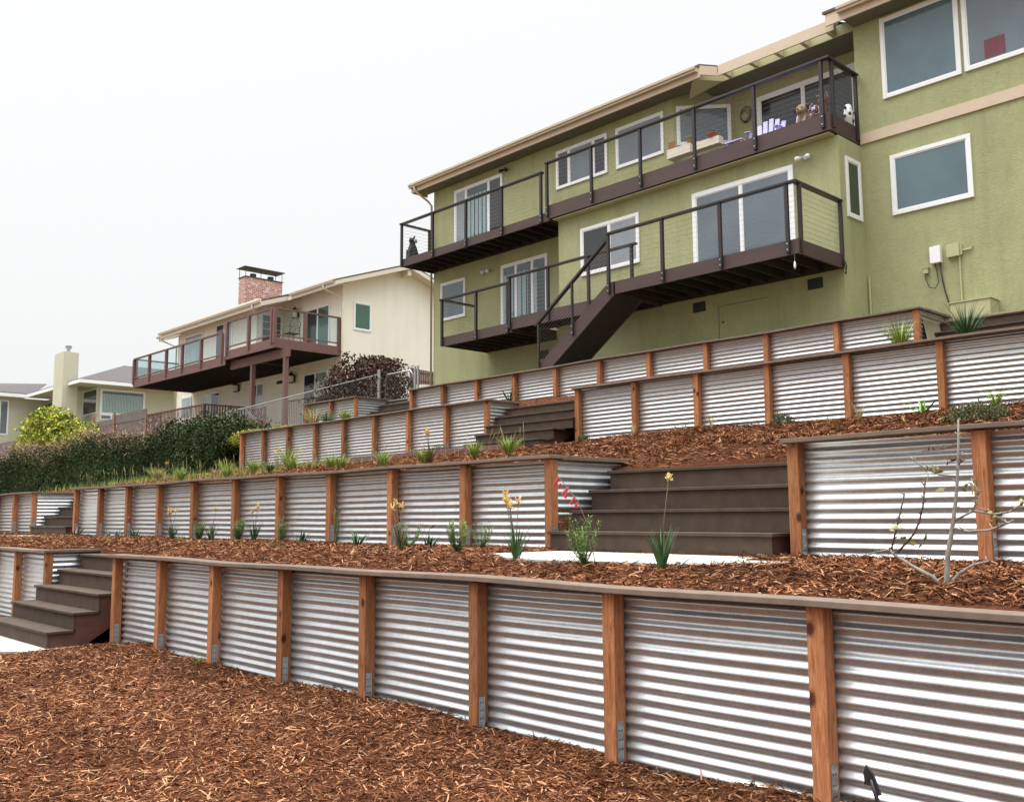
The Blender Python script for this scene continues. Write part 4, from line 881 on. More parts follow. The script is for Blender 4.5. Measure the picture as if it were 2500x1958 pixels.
t = thing('iron_balustrade', 'short black iron balustrade in front of the lower sliding door', 'railing', (-34, 19.5, 3.4))
MB().tube([(-33.9, 19.6, 4.55), (-31.9, 19.6, 4.55)], .02, 6).build('handrail', 'iron', t); m = MB()
for j in range(16): m.tube([(-33.9+.13*j, 19.6, 3.4), (-33.9+.13*j, 19.6, 4.54)], .009, 5)
m.build('balusters', 'iron', t)
pot('flower_pot', -31.6, 17.2, 3.1, .22, .3, 'terracotta', 'terracotta pot with dark leafy plant between the two support posts', plant=('ivy', 90, .1, .17))
pot('flower_pot', -33.1, 16.6, 2.9, .3, .28, 'terracotta', 'wide terracotta pot at the foot of the left support post')
# chain link fence and gate
t = thing('chain_link_fence', 'chain link fence with pale top rail crossing in front of the cream house', 'fence', (-25, 14.8, 2.9))
MB().tube([(-29.5, 14.8, 3.42), (-20.85, 14.8, 3.74)], .017, 8).build('top_rail', 'pipe', t)
for x in (-29.4,): MB().tube([(x, 14.82, 2.2), (x, 14.82, 3.42+(x+29.5)*.037)], .025, 8).build('post', 'pipe', t)
MB().tube([(-20.85, 14.8, 2.2), (-20.85, 14.8, 3.86)], .045, 10).build('corner_post', 'pipe', t)
def mesh_wires(x0, x1, y, zb, zt0, zt1, st=.12, r=.0009):
    m = MB(); x = x0-2
    while x < x1+2:
        for s in (-1, 1):
            pts = []
            for zz in (zb, 0):
                pass
            # clip each diagonal wire against the panel
            h = zt1-zb; xa, xb = x, x+s*h
            p0 = [xa, zb]; p1 = [xb, zb+h]
            def clipx(p, q, lim, side):
                if (p[0]-lim)*side < 0:
                    if (q[0]-lim)*side < 0: return None
                    tt = (lim-p[0])/(q[0]-p[0]); return [lim, p[1]+(q[1]-p[1])*tt]
                return p
            a = clipx(p0, p1, x0, 1); b = clipx(p1, p0, x0, 1) if a else None
            if a and b:
                a2 = clipx(a, b, x1, -1); b2 = clipx(b, a, x1, -1) if a2 else None
                if a2 and b2:
                    zt = zt0+(zt1-zt0)*(b2[0]-x0)/(x1-x0)
                    if b2[1] > zt:
                        f_ = max(0, min(1, (zt-a2[1])/(b2[1]-a2[1]+1e-6))); b2 = [a2[0]+(b2[0]-a2[0])*f_, zt]
                    m.beam((a2[0], y+s*.002, a2[1]), (b2[0], y+s*.002, b2[1]), r*2, r*2)
        x += st
    return m
mesh_wires(-29.4, -20.9, 14.83, 2.4, 3.42, 3.73).build('wire_mesh', 'pipe', t)
t = thing('chain_link_gate', 'open chain link gate with rounded tube frame beside the green house', 'gate', (-20.2, 14.9, 2.9))
gx0, gx1 = -20.7, -19.5
MB().tube([(gx0, 14.9, 3.0), (gx0, 14.9, 3.6), (gx0+.1, 14.9, 3.72), (gx1-.12, 14.9, 3.72), (gx1, 14.9, 3.6), (gx1, 14.9, 3.0), (gx0, 14.9, 3.0)], .021, 8).build('frame', 'pipe', t, smooth=True)
mesh_wires(gx0, gx1, 14.9, 3.0, 3.7, 3.7).build('wire_mesh', 'pipe', t)
for x in (-19.42, -19.3): MB().tube([(x, 14.9, 2.7), (x, 14.9, 3.8)], .03, 8).build('gate_post', 'pipe', t)
t = thing('picket_gate', 'small dark brown picket fence between the two houses', 'fence', (-23.4, 18.3, 4.0))
for j in range(13): MB().box(-24.0+.088*j, -23.96+.088*j, 18.3, 18.33, 4.12-.012*j, 4.62-.02*j).build('picket', 'mauve', t)
MB().beam((-24.0, 18.35, 4.5), (-22.9, 18.35, 4.27), .03, .06).build('rail', 'mauve', t); MB().beam((-24.0, 18.35, 4.22), (-22.9, 18.35, 4.05), .03, .06).build('rail', 'mauve', t); MB().box(-24.1, -24.001, 18.28, 18.36, 3.4, 4.62).build('post', 'mauve', t)
# ------------------------------------------------------------------ far left house
F3 = thing('low_house', 'low pale khaki house with grey hip roof and tall plain chimney at far left', 'house', (-84, 28, 5))
m = MB(); m.box(-100, -77.5, 28, 40, 4, 10.34); m.box(-112, -89.5, 22, 27.999, 4, 10.335); m.build('wall', 'palegreen', F3)
m = MB(); m.prism([(-100, 26, 10.6), (-75.8, 26, 10.6), (-81.2, 31.4, 12.75), (-100, 31.4, 12.75)], (0, 0, .05)); m.prism([(-75.799, 26.0, 10.6), (-75.799, 42, 10.6), (-81.2, 36.6, 12.75), (-81.2, 31.401, 12.75)], (0, 0, .05)); m.prism([(-88.6, 20, 10.62), (-88.6, 26.5, 10.62), (-93, 29, 12.2), (-100, 20, 12.3)], (0, 0, .05))
m.build('roof', 'shingle', F3)
m = MB(); m.box(-88.6, -75.8, 26, 26.05, 10.33, 10.66); m.box(-75.85, -75.8, 26.051, 42, 10.33, 10.66); m.box(-88.65, -88.6, 20, 26.0, 10.33, 10.66); m.build('fascia', 'white', F3)
m = MB(); m.box(-88.6, -75.86, 26.06, 27.999, 10.341, 10.36); m.box(-77.5, -75.86, 28.0, 41, 10.341, 10.36); m.box(-89.5, -88.66, 20, 26.05, 10.34, 10.36); m.build('soffit', 'palegreen', F3)
m = MB(); m.box(-80.5, -78.4, 25.6, 26.75, 4.5, 13.0); ch3 = m.build('chimney', 'palegreen', F3); MB().loft([((-79.2, 26.2, 13.0), .16, .16), ((-79.2, 26.2, 13.35), .13, .13), ((-79.2, 26.2, 13.4), .22, .22), ((-79.2, 26.2, 13.6), .25, .25)], 10).build('flue', 'pipe', ch3)
window(F3, (-80.6, 28, 8.2), UX, 3.05, 2.05, glassm='paned', fr=.1)
window(F3, (-77.499, 28.2, 8.15), UY, 3.6, 2.05, glassm='glass', blinds=[('blind2', 1, .12)], fr=.14, dep=.05)
MB().box(-77.499, -77.45, 28.25, 29.15, 7.75, 8.149).build('window', 'white', F3); MB().box(-77.449, -77.44, 28.32, 29.05, 7.82, 8.08).build('pane', 'pane2', F3)
window(F3, (-89.499, 24.2, 7.1), UY, .75, 3.0, glassm='pane', fr=.1)
MB().box(-88.4, -83.5, 27.97, 27.999, 8.4, 10.0).build('garage_door', 'interior', F3)
MB().beam((-89, 27.8, 9.7), (-83, 27.8, 10.1), .06, .25).build('canopy', 'shingle', F3)
# timber fence between
t = thing('timber_fence', 'weathered grey plank fence with reddish posts below the khaki house', 'fence', (-60, 22, 5))
MB().box(-61.2, -53.4, 22, 22.05, 4.0, 5.55).build('board', 'woodgrey', t); MB().box(-57.9, -53.4, 21.98, 22.055, 5.551, 6.1).build('board', 'woodgrey', t); MB().box(-61.2, -57.9, 21.99, 22.05, 5.552, 5.9).build('board', 'woodgrey', t)
MB().box(-85, -61.21, 22.6, 22.65, 4.0, 5.9).build('board', 'woodgrey', t)
for x in (-61.2, -57.9): MB().box(x-.1, x+.1, 21.9, 22.0, 3.5, 6.25).build('post', 'woodred', t)
t = thing('board_panel', 'small dark board screen at the left corner of the cream house', 'fence', (-48.5, 20.6, 4.2)); MB().box(-49.6, -47.9, 20.5, 20.55, 4.0, 5.35).build('board', 'woodgrey', t); MB().box(-49.8, -49.61, 20.45, 20.55, 3.5, 5.4).build('post', 'woodred', t)

# ------------------------------------------------------------------ vegetation
def blades(name, x, y, z, n, ln, wd, spread, droop, mat, parent=None, up=1.0, seg=4):
    V = []; F = []
    for i in range(n):
        a = random.uniform(0, 2*math.pi); l = ln*random.uniform(.55, 1.1); s = spread*random.uniform(.2, 1.15); r_ = random.uniform(0, .25)*wd*6
        px_, py_ = x+math.cos(a)*r_, y+math.sin(a)*r_; dirx, diry = math.cos(a), math.sin(a); o = len(V); tw = random.uniform(-.6, .6)
        sx, sy = -math.sin(a+tw), math.cos(a+tw)
        for k_ in range(seg+1):
            u = k_/seg; rad = l*(s*u+droop*.5*u*u); h = l*(up*u-droop*.55*u*u*s*1.2); w_ = wd*(1-u**1.6)*(.6+.4*min(1, u*4))*.5+.0003
            c = (px_+dirx*rad, py_+diry*rad, z+h)
            V += [(c[0]-sx*w_, c[1]-sy*w_, c[2]), (c[0]+sx*w_, c[1]+sy*w_, c[2])]
        F += [(o+2*j, o+2*j+1, o+2*j+3, o+2*j+2) for j in range(seg)]
    return npmesh(name, V, F, mat, parent, (x, y, z))
def grass(x, y, h, label, n=90, mat='grass', spread=.5, w_=.006, g='grass tufts', zf=None, droop=.5, cat='grass tuft'):
    z = float((zf or z2)(np.array(x), np.array(y)))-.01
    return tag(blades('grass_tuft', x, y, z, n, h*1.1, w_, spread, droop, mat), label, cat, g)
def agave(x, y, h, label, mat='agave', n=16, zf=z1, cat='succulent', name='agave', wd=.03):
    z = float(zf(np.array(x), np.array(y)))-.005
    return tag(blades(name, x, y, z, n, h*1.35, wd, 1.0, .15, mat, seg=5), label, cat, 'succulents in the beds')
def paw(x, y, h, label, ns=3, zf=z1, mat='dgreen', lean=0, nb=26, lh=.5):
    z = float(zf(np.array(x), np.array(y)))-.005; t = thing('kangaroo_paw', label, 'flowering plant', (x, y, z), 'kangaroo paws with yellow flowers')
    blades('leaves', x, y, z, int(nb*1.5), h*lh*1.1, .016, .35, .3, mat, t)
    for i in range(ns):
        a = random.uniform(0, 6.3); q_ = h*random.uniform(.8, 1.0) if i else h; dx_, dy_ = math.cos(a)*.1*h+lean*h, math.sin(a)*.12*h
        pts = [(x, y, z), (x+dx_*.3, y+dy_*.3, z+q_*.45), (x+dx_, y+dy_, z+q_*.93)]
        MB().tube(pts, [.004, .0033, .0025], 5).build('flower_stalk', 'stalk', t, smooth=True)
        fl = MB(); c = Vector(pts[-1])
        for j in range(16):
            b = random.uniform(0, 6.3); e_ = c+Vector((math.cos(b)*random.uniform(.012, .036), math.sin(b)*random.uniform(.012, .036), random.uniform(-.02, .045))); mid = (c+e_)/2+Vector((0, 0, -.008))
            fl.tube([c, mid, e_], [.002, .0038, .003], 5)
        fl.build('flower', 'yflower', t)
    return t
def feather(x, y, h, label, n=1500, zf=z1, mat='feather', r=.09, tall=False, g='feathery green shrubs', stems=20):
    z = float(zf(np.array(x), np.array(y)))-.005; t = thing('leafy_shrub', label, 'shrub', (x, y, z), g); P_ = []; D_ = []
    for i in range(stems):
        a = random.uniform(0, 6.3); q_ = h*random.uniform(.55, 1.05); ex, ey = math.cos(a)*r*random.uniform(.1, 1.25), math.sin(a)*r*random.uniform(.1, 1.25)
        pts = [(x, y, z), (x+ex*.7, y+ey*.7, z+q_*.45), (x+ex, y+ey, z+q_)]; MB().tube(pts, [.003, .002, .001], 5).build('stem', 'gstalk', t)
        u = rng.uniform(.05, 1, int(n*1.5)//stems); c = np.stack([x+ex*np.minimum(u*1.5, .4+.6*u), y+ey*np.minimum(u*1.5, .4+.6*u), z+q_*u], -1)
        P_.append(c); 
    P_ = np.concatenate(P_); k_ = len(P_); a = rng.uniform(0, 2*np.pi, k_); e_ = rng.uniform(-.1, .9, k_); l = rng.uniform(.018, .045, k_)
    D = np.stack([np.cos(a)*np.cos(e_), np.sin(a)*np.cos(e_), np.sin(e_)], -1)*l[:, None]; Sd = np.stack([-np.sin(a), np.cos(a), 0*a], -1)*.0026
    V = np.stack([P_, P_+D*.5+Sd, P_+D, P_+D*.5-Sd], 1).reshape(-1, 3); npmesh('foliage', V, np.arange(4*k_).reshape(-1, 4), mat, t)
    return t
def shrub(x, y, h, r, label, mat='heath', n=500, zf=z2, sz=.035, g='low dark shrubs'):
    z = float(zf(np.array(x), np.array(y))); p = rng.normal(size=(n, 3)); p /= np.linalg.norm(p, axis=1)[:, None]; p *= rng.uniform(.35, 1, n)[:, None]**.5
    p[:, 2] = np.abs(p[:, 2]); t = thing('low_shrub', label, 'shrub', (x, y, z), g)
    leafcloud('foliage', np.array([x, y, z])+p*np.array([r, r, h])*rng.uniform(.8, 1.15, n)[:, None], sz, mat, t, asp=.35, up=.8)
    for i in range(6):
        a = i*1.05; MB().tube([(x, y, z-.01), (x+math.cos(a)*r*.6, y+math.sin(a)*r*.6, z+h*.75)], .003, 4).build('stem', 'stalk', t)
    return t
# second level bed
agave(-17.5, 6.05, .12, 'dark rosette succulent left of the first post of the second wall, at its left end'); agave(-16.0, 6.05, .08, 'tiny low green rosette beside the second post of the second wall', 'aloe', 9); agave(-14.78, 6.0, .11, 'dark rosette succulent below the small magenta flower'); agave(-15.55, 6.0, .1, 'dark rosette succulent third from left at the second wall')
agave(-9.97, 6.0, .11, 'dark rosette succulent between feathery shrub and tall thin plant'); agave(-8.75, 5.95, .14, 'largest dark rosette succulent at the foot of the second wall'); agave(-7.52, 5.95, .1, 'dark rosette succulent nearest the wide steps')
paw(-13.27, 5.9, .46, 'kangaroo paw with clustered yellow flowers, leftmost on the second level', 4); paw(-12.26, 6.0, .47, 'kangaroo paw with one single tall yellow bloom', 1); paw(-11.1, 6.0, .46, 'kangaroo paw with three yellow heads before the sixth post', 3)
paw(-6.97, 5.2, .47, 'faded kangaroo paw leaning left in the middle of the mulch strip', 4, lean=-.12, mat='heath', nb=14); paw(-5.15, 4.88, .52, 'tall kangaroo paw with many pale flowers near the wide steps', 6, lean=-.06); paw(-3.79, 4.84, .6, 'kangaroo paw with broad leaves and one yellow flower in front of the wide steps', 1, nb=26, lh=.42)
feather(-12.71, 6.05, .25, 'small feathery green shrub between two yellow kangaroo paws'); feather(-11.61, 6.05, .28, 'feathery green shrub left of the three headed kangaroo paw'); feather(-10.51, 6.05, .29, 'feathery green shrub leaning right at the eighth post', n=800)
feather(-9.31, 6.05, .42, 'tall thin leafy plant against the second wall', n=350, r=.05, stems=3); feather(-7.85, 5.95, .24, 'pale feathery shrub right of the leaning kangaroo paw', n=600, r=.16); feather(-6.13, 5.15, .27, 'dense bright green shrub standing in front of the last long panel', n=1500, r=.1); feather(-6.8, 6.0, .26, 'green shrub behind the dense bright one beside the wall', n=500, r=.12)
feather(-4.42, 4.82, .34, 'feathery green shrub in front of the bottom wide step', n=1200, r=.12)
feather(-12.3, 5.6, .08, 'tiny green seedling in the mulch of the second level', n=120, r=.06, stems=4); feather(-8.79, 5.0, .08, 'small dark weed in the mulch near the front cap', n=90, r=.08, mat='heath', stems=4); feather(-8.55, 4.2-.12, .09, 'tiny green weed at the foot of the lowest wall', n=60, zf=z0, r=.04, stems=3)
# red penstemon and small flowers
z = float(z1(np.array(-4.6), np.array(4.85)))
t = thing('red_penstemon', 'arching stem with coral red bell flowers before the second wall corner', 'flower', (-4.6, 4.85, z))
stp = [(-4.35, 4.85, z), (-4.42, 4.86, z+.25), (-4.52, 4.87, z+.42), (-4.72, 4.88, z+.6)]; MB().tube(stp, .003, 5).build('stem', 'stalk', t, smooth=True)
for i in range(9):
    u = i/8; c = Vector(stp[2]).lerp(Vector(stp[3]), u)+Vector((random.uniform(-.025, .025), random.uniform(-.02, .02), -.01)); MB().tube([c, c+Vector((-.012, 0, -.014)), c+Vector((-.022, 0, -.032))], [.003, .008, .011], 7).build('bell_flower', 'rflower', t)
def stemflower(x, y, h, mat, label, n=1):
    z = float(z1(np.array(x), np.array(y))); t = thing('wildflower', label, 'flower', (x, y, z))
    MB().tube([(x, y, z), (x+.03, y, z+h*.6), (x+.1, y, z+h)], .0022, 5).build('stem', 'gstalk', t)
    for i in range(n): MB().ball((x+.1+.02*i, y, z+h+.008*(i % 3)), .014, .014, .011, 8).build('bloom', mat, t, smooth=True)
stemflower(-15.05, 5.95, .3, 'mflower', 'single magenta flower on a thin stem above the rosette succulents'); stemflower(-7.4, 5.8, .2, 'mauve', 'thin stem with small purple seed heads at the second wall', 3)
# grasses on the third level edge
for x, y, h, lb in ((-15.81, 9.2, .36, 'tallest green grass tuft at left below the third wall'), (-16.58, 8.92, .22, 'yellowish grass tuft left of the tallest one'), (-18.45, 9.3, .27, 'grass tuft near the left end of the third wall'), (-13.96, 8.94, .21, 'grass tuft left of the timber edging'),
    (-12.15, 8.71, .2, 'grass tuft at the left end of the timber edging'), (-10.61, 8.3, .18, 'low grass tuft right beside the dry kangaroo paw'), (-10.04, 8.74, .19, 'grass tuft in front of the timber edging centre'), (-9.12, 8.52, .22, 'bright grass tuft with seed heads right of the timber edging')):
    grass(x, y, h*1.3, lb, 260, spread=.5, w_=.007)
for x, y, h, m_, lb in ((-13.0, 8.5, .26, 'grass', 'bright grass tuft against the cap board left of the dry kangaroo paw'), (-14.8, 8.7, .24, 'grass', 'bright spreading grass tuft below the timber edging corner'), (-17.4, 8.8, .24, 'grass', 'yellow green tuft at the cap board left of the faded kangaroo paw'), (-19.0, 8.6, .3, 'grass', 'tall loose grass tuft by the cap board at the left'), (-20.8, 8.9, .28, 'grassy', 'straw tuft standing behind the left part of the cap board'), (-22.0, 9.3, .3, 'grass', 'grass tuft in front of the right end of the hedge'), (-15.4, 8.6, .2, 'dgreen', 'dark green small tuft near the tallest grass tuft')): grass(x, y, h, lb, 240, m_, .5, .008)
for x, y, lb in ((-17.3, 9.6, 'straw coloured tuft between the two left green tufts'), (-14.9, 9.1, 'straw coloured tuft right of the tallest green tuft'), (-19.3, 9.5, 'straw coloured tuft nearest the hedge')): grass(x, y, .2, lb, 110, 'grassy')
grass(-4.25, 11.75, .3, 'green grass tuft at the right against the third wall', 100, spread=.6); grass(-5.96, 11.8, .28, 'thin yellow grass at the foot of a third level post', 50, 'grassy', spread=.3); grass(-9.75, 11.8, .22, 'sparse straw grass beside the second right hand post', 30, 'grassy', spread=.35); grass(-8.26, 11.8, .27, 'sparse straw grass in the middle of a third level panel', 34, 'grassy', spread=.35)
agave(-5.13, 11.8, .17, 'light green aloe with curling leaves on the mulch slope', 'aloe', 8, z2, name='aloe', wd=.05); agave(-8.84, 11.8, .13, 'smaller light green aloe left of the sparse straw grass', 'aloe', 7, z2, name='aloe', wd=.045)
shrub(-10.83, 11.8, .11, .13, 'dark olive shrub right of the central steps'); shrub(-7.05, 11.75, .17, .16, 'dark green shrub with brown tips against the third wall', 'heath', 700); shrub(-3.45, 9.1, .18, .3, 'wide brownish green heath mound behind the right cap board', 'heath', 2600, sz=.03); shrub(-14.45, 11.7, .15, .2, 'dark shrub left of the central steps', 'hedge'); shrub(-18.91, 10.4, .15, .18, 'dark small shrub near the left end of the third wall', 'hedge')
paw(-10.58, 8.38, .5, 'dry kangaroo paw with brown stems below the central steps', 5, z2, 'heath'); paw(-16.63, 9.44, .42, 'faded kangaroo paw among the grasses at left', 3, z2, 'grassy'); paw(-19.99, 8.7, .4, 'orange lily like bloom standing alone at the left edge', 1, z2, 'grassy')
# top level
for x, y, h, lb, m_ in ((-6.15, 13.5, .5, 'yellow green grass tuft before the right end of the top wall', 'grass'), (-5.2, 13.45, .55, 'dark green grass tuft in front of the right steps', 'dgreen'), (-21.29, 13.5, .42, 'blue green tuft in front of the small top wall', 'dgreen'), (-20.45, 13.5, .42, 'bright tuft at the right of the small top wall', 'grass'), (-21.95, 13.5, .6, 'tall straw tuft at the left of the small top wall', 'grassy'), (-4.1, 13.5, .45, 'straw tuft at the right edge below the steps', 'grassy')):
    grass(x, y, h, lb, 240, m_, .45, .011, zf=z3)
agave(-13.86, 13.0, .22, 'small dark rosette above the central steps', zf=z3); 
# sedum spilling over at the left end of the third wall
n = 5200; n = 3600; x = rng.uniform(-24.0, -20.9, n); y = rng.uniform(12.2, 13.3, n); p = np.stack([x, y, 2.14+.07*np.abs(np.sin(x*2.1)*np.sin(y*2.4))+rng.uniform(0, .09, n)], -1)
x = rng.uniform(-24.1, -23.3, 1500); p2 = np.stack([x, rng.uniform(11.9, 12.8, 1500), 2.2-(-23.2-x)*.45+rng.uniform(-.1, .05, 1500)], -1)
tag(leafcloud('ground_cover', np.concatenate([p, p2]), .055, 'sedum'), 'yellow green ground cover spilling over the left end of the third wall', 'ground cover', kind='stuff')
# dry grass on the open slope at left
n = 2600; x = rng.uniform(-25.5, -14.5, n); y = rng.uniform(7.8, 11.8, n); z = z2(np.maximum(x, -24), y)-.01; a = rng.uniform(0, 6.28, n); l = rng.uniform(.05, .2, n)
D = np.stack([np.cos(a)*.35*l, np.sin(a)*.35*l, l], -1); Sd = np.stack([-np.sin(a), np.cos(a), 0*a], -1)*.004; B = np.stack([x, y, z], -1)
tag(npmesh('short_grass', np.stack([B-Sd, B+Sd, B+D], 1).reshape(-1, 3), np.arange(3*n).reshape(-1, 3), 'grass'), 'short patchy grass on the slope left of the third wall', 'grass', kind='stuff')
# seed stalks
n = 110; m = MB()
for i in range(n):
    x, y = random.uniform(-25, -9), random.uniform(8.5, 9.6); z = float(z2(np.array(max(x, -24.)), np.array(y))); h = random.uniform(.25, .45); dx_ = random.uniform(-.12, .12)
    m.tube([(x, y, z), (x+dx_*.4, y, z+h*.6), (x+dx_, y, z+h*.85), (x+dx_*1.3, y, z+h)], [.0018, .0015, .004, .001], 4)
tag(m.build('seed_stalks', 'grassy', loc=(-20, 9, .8)), 'thin straw seed stalks rising from the grass at left', 'grass', kind='stuff')

# hedge
t = thing('hedge', 'long dense dark green hedge with dry brown top running to the left', 'hedge', (-36, 12.6, 1))
def hedge_top(x): return 2.56+np.clip((x+38)*.02,-.25,0)+.15*np.sin(x*.9)+.11*np.sin(x*2.3+1)+.07*np.sin(x*5.1)-.1*np.exp(-((x+25)/1.5)**2)
n = 62000; u = rng.uniform(0, 1, n); x = -24.0-28*u**1.25; face = rng.uniform(0, 1, n); top = hedge_top(x)
bump_ = .55*np.sin(x*1.7+1+3*face)*np.sin(face*9+x*.6)+.3*np.sin(x*4.3+5*face)
y = np.where(face < .62, 11.75+bump_*.6+rng.exponential(.12, n), rng.uniform(11.6, 14.0, n)); z = np.where(face < .62, .7+(top-.7)*rng.uniform(0, 1, n), top-.1+rng.normal(0, .09, n)-((y-12.6)**2)*.1)
leafcloud('foliage', np.stack([x, y, z], -1), .085, 'hedge', t)
n = 9000; y = rng.uniform(11.4, 13.8, n); z = rng.uniform(.7, 2.5, n); x = -23.95+rng.normal(0, .12, n)+.2*np.sin(z*4)+.15*np.sin(y*5); leafcloud('foliage', np.stack([x, y, z], -1), .08, 'hedge', t)
MB().box(-52, -24.15, 11.95, 13.6, .5, 2.2).build('inner_growth', 'hedge', t)
n = 16000; x = -27-27*rng.uniform(0, 1, n); y = rng.uniform(11.2, 12.6, n); z = hedge_top(x)+.07+rng.uniform(-.5, .16, n)*np.clip(np.sin(x*.7+2)+.9, .35, 1.2)
a = rng.uniform(0, 6.28, n); l = rng.uniform(.08, .32, n); D = np.stack([np.cos(a)*l, np.sin(a)*l, rng.uniform(-.3, .6, n)*l], -1); B = np.stack([x, y, z], -1); Sd = np.stack([-np.sin(a), np.cos(a), 0*a], -1)*.007
npmesh('dry_twigs', np.stack([B-Sd, B+Sd, B+D], 1).reshape(-1, 3), np.arange(3*n).reshape(-1, 3), 'twig', t)
# bushy growth at the right end of the hedge, taller
t = thing('leafy_bush', 'taller dark leafy bush at the right end of the hedge', 'shrub', (-28.5, 13.4, 1.5)); q_ = rng.normal(size=(9000, 3)); q_ /= np.linalg.norm(q_, axis=1)[:, None]; q_ *= (rng.uniform(.5, 1, 9000)**.4)[:, None]
q_ *= (1+.16*np.sin(q_[:, 0]*7+q_[:, 2]*5)+.12*np.sin(q_[:, 1]*9+3*q_[:, 2]))[:, None]
leafcloud('foliage', np.array([-27.0, 13.3, 2.05])+q_*np.array([1.8, .85, 1.08]), .085, 'hedge', t); MB().tube([(-27.2, 13.3, 1), (-27.3, 13.3, 2.4)], [.08, .04], 8).build('trunk', 'dbark', t)
# citrus tree
tx, ty, tz = -52.3, 16.7, 3.0
t = thing('citrus_tree', 'round yellow green tree with pale orange blossoms left of the fence', 'tree', (tx, ty, tz))
MB().tube([(tx, ty, tz), (tx+.1, ty, tz+.9), (tx+.3, ty+.1, tz+1.7)], [.14, .11, .07], 10).build('trunk', 'dbark', t, smooth=True)
lobes = [(0, 0, 1.35, 1.9, 1.0), (-2.3, .3, 1.0, 1.5, .85), (2.4, .2, 1.05, 1.6, .8), (.6, -.3, 1.9, 1.2, .75), (-1.3, 0, 1.75, 1.2, .7), (3.1, .3, .7, 1.1, .6), (-3.1, 0, .6, 1.1, .65), (1.9, -.2, 1.7, .9, .6)]
ps = []
for lx, ly, lz, lr_, lh_ in lobes:
    k_ = 2600; v = rng.normal(size=(k_, 3)); v /= np.linalg.norm(v, axis=1)[:, None]; v *= (rng.uniform(.55, 1, k_)**.4)[:, None]; v *= (1+.22*np.sin(v[:, 0]*8+lx*3)*np.sin(v[:, 2]*7))[:, None]
    ps.append(np.array([tx+lx, ty+ly, tz+lz])+v*np.array([lr_, lr_*.8, lh_]))
ps = np.concatenate(ps); leafcloud('crown', ps, .15, 'citrus', t, asp=.5)
for lx, ly, lz, lr_, lh_ in lobes[:6]: MB().tube([(tx+.1, ty, tz+.8), (tx+lx*.6, ty+ly, tz+lz*.8+.1), (tx+lx*.9, ty+ly, tz+lz+.2)], [.07, .045, .02], 7).build('limb', 'dbark', t, smooth=True)
idx = rng.choice(len(ps), 110); leafcloud('blossom', ps[idx]+np.array([.1, -.25, .05]), .15, 'oflower', t, asp=.9)
# maroon creeper
t = thing('maroon_creeper', 'dry maroon creeper bush on the chain link fence before the cream house', 'shrub', (-22.5, 15.3, 2.8)); n = 15000
x = rng.uniform(-24.4, -20.6, n); f_ = (x+24.4)/3.8; top = 3.5+.85*np.sin(np.clip(f_*1.4, 0, 1.0)*np.pi*.55)+.1*np.sin(x*5)+.08*np.sin(x*11)-.55*np.clip((f_-.8)/.2, 0, 1)
y = 15.35+rng.normal(0, .28, n); z = 2.3+(top-2.3)*rng.uniform(0, 1, n)**.8; leafcloud('foliage', np.stack([x, y, z], -1), .09, 'ivy', t, asp=.7)
for (xa, xb, zt_) in ((-23.6, -23.3, 4.75), (-24.0, -23.9, 4.4), (-22.0, -21.9, 4.45)):
    k_ = 200; u = rng.uniform(0, 1, k_); leafcloud('foliage', np.stack([xa+(xb-xa)*u+rng.normal(0, .1, k_), 15.4+rng.normal(0, .08, k_), 3.9+(zt_-3.9)*u], -1), .08, 'ivy', t, asp=.7); MB().tube([(xa, 15.4, 3.8), (xb, 15.4, zt_)], .01, 5).build('stem', 'dbark', t)
# bare young tree
bx, by, bz = -1.99, 4.68, -.405
t = thing('young_tree', 'nearly bare young fruit tree with pale trunk in front of the right wall', 'tree', (bx, by, bz))
def br(pts, r0_, r1_, yo, m_='bark', nm='branch'):
    k_ = len(pts); P_ = [(bx+p[0], by+yo*(i/(k_-1) if k_ > 1 else 0)+random.uniform(-.003, .003), bz+p[1]) for i, p in enumerate(pts)]
    tw = MB(); tw.tube(P_, [1.3*(r0_+(r1_-r0_)*i/(k_-1)) for i in range(k_)], 8)
    for i in range(k_*2):
        a = random.uniform(.15, 1)*(k_-1); j = min(int(a), k_-2); c = Vector(P_[j]).lerp(Vector(P_[j+1]), a-j); e_ = c+Vector((random.uniform(-.025, .025), random.uniform(-.02, .02), random.uniform(.005, .025))); tw.tube([c, e_], [.0042, .002], 5)
    tw.build(nm, m_, t, smooth=True); return P_
br([(.0, -.05), (.011, .005), (.019, .072), (.033, .207), (.057, .321), (.081, .443), (.097, .544), (.108, .679), (.119, .849)], .0135, .003, 0, nm='trunk')
A = br([(.003, .045), (-.041, .103), (-.115, .141), (-.212, .201), (-.24, .228), (-.337, .205)], .009, .003, -.05)
A2 = br([(-.211, .215), (-.127, .299), (-.089, .362), (-.063, .444), (-.041, .562)], .0045, .003, -.03, 'dbark'); A3 = br([(-.243, .225), (-.22, .32), (-.197, .411), (-.175, .502)], .004, .003, .03, 'dbark')
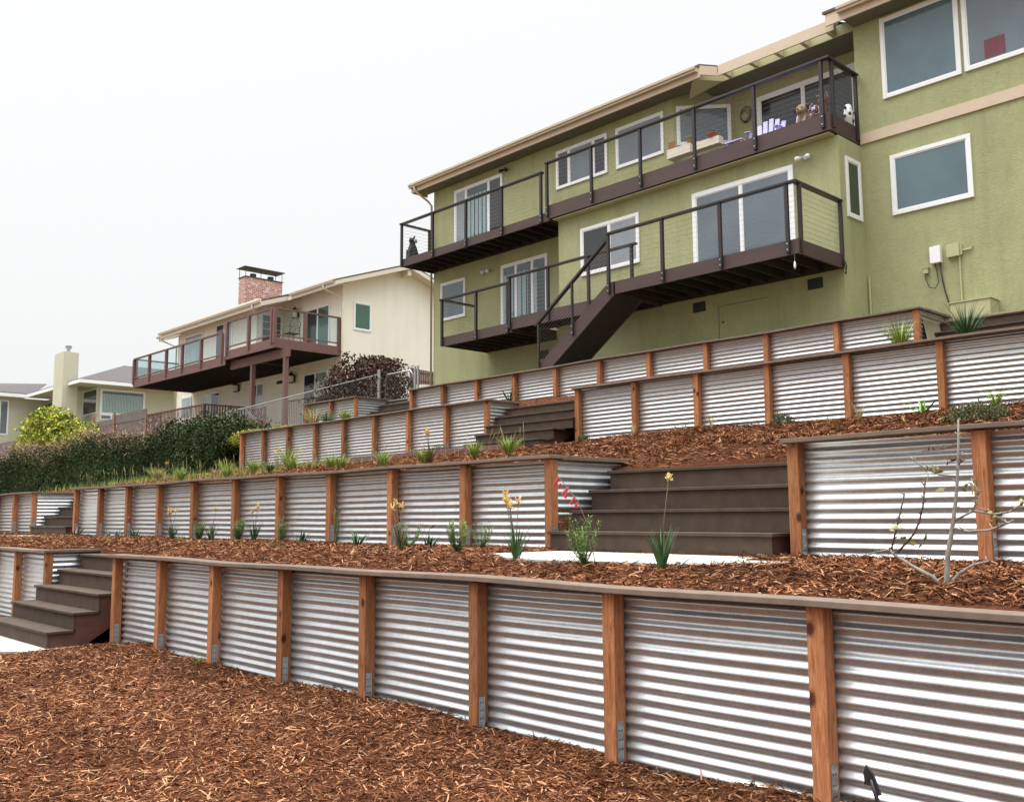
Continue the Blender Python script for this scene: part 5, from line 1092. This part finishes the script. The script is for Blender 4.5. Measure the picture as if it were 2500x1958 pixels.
br([(.014, .05), (.029, .073), (.068, .121), (.13, .163), (.195, .181)], .008, .004, .06); Cc = br([(.067, .335), (.139, .319), (.236, .326), (.3, .346), (.357, .372)], .005, .003, -.06); Dd = br([(.075, .37), (.158, .415), (.241, .398), (.304, .407), (.362, .446)], .005, .0025, .05)
br([(.158, .415), (.181, .468), (.178, .521), (.154, .569)], .003, .002, .02); Ff = br([(.092, .578), (.021, .587), (-.046, .624), (-.093, .668)], .004, .002, -.04); br([(.107, .727), (.029, .711), (-.083, .706)], .0035, .0015, .04, 'dbark'); br([(.107, .659), (.066, .647), (.051, .634)], .003, .002, .0, 'dbark'); br([(.108, .631), (.127, .661)], .003, .002, .0, 'dbark')
lv = []
for c, k_, s_ in ((A3[1], 5, .03), (A2[1], 6, .03), (Ff[1], 7, .03), (Dd[2], 6, .03), (Dd[4], 5, .025), ((bx+.16, by, bz+.54), 3, .02)): lv += [np.array(c)+rng.normal(0, s_, 3) for _ in range(k_+3)]
leafcloud('leaves', lv, .04, 'oliveleaf', t, asp=.5)
# shepherd hook with arrow tip at the bottom right
ax, ay, az_ = -1.91, 3.7, -.99
t = thing('arrow_finial', 'black cast iron arrow tipped garden stake in front of the lowest wall', 'garden stake', (ax, ay, -1.36))
MB().tube([(ax+.1, ay, -1.4), (ax+.065, ay, -1.2), (ax+.035, ay, -1.1), (ax+.015, ay, -1.03)], .008, 8).build('rod', 'iron', t, smooth=True)
MB().prism([(ax-.004, ay-.004, az_+.012), (ax-.016, ay-.004, az_-.02), (ax-.012, ay-.004, az_-.055), (ax+.006, ay-.004, az_-.06), (ax+.008, ay-.004, az_-.04), (ax+.014, ay-.004, az_-.055), (ax+.028, ay-.004, az_-.062), (ax+.036, ay-.004, az_-.045), (ax+.022, ay-.004, az_-.016)], (0, .012, 0)).build('arrow_head', 'iron', t, bevel=.002)
MB().beam((ax+.03, ay+.002, az_-.05), (ax+.046, ay+.002, az_-.095), .011, .013).build('barb', 'iron', t)
MB().beam((ax-.012, ay+.002, az_-.058), (ax+.03, ay+.002, az_-.058), .014, .012).build('collar', 'iron', t)
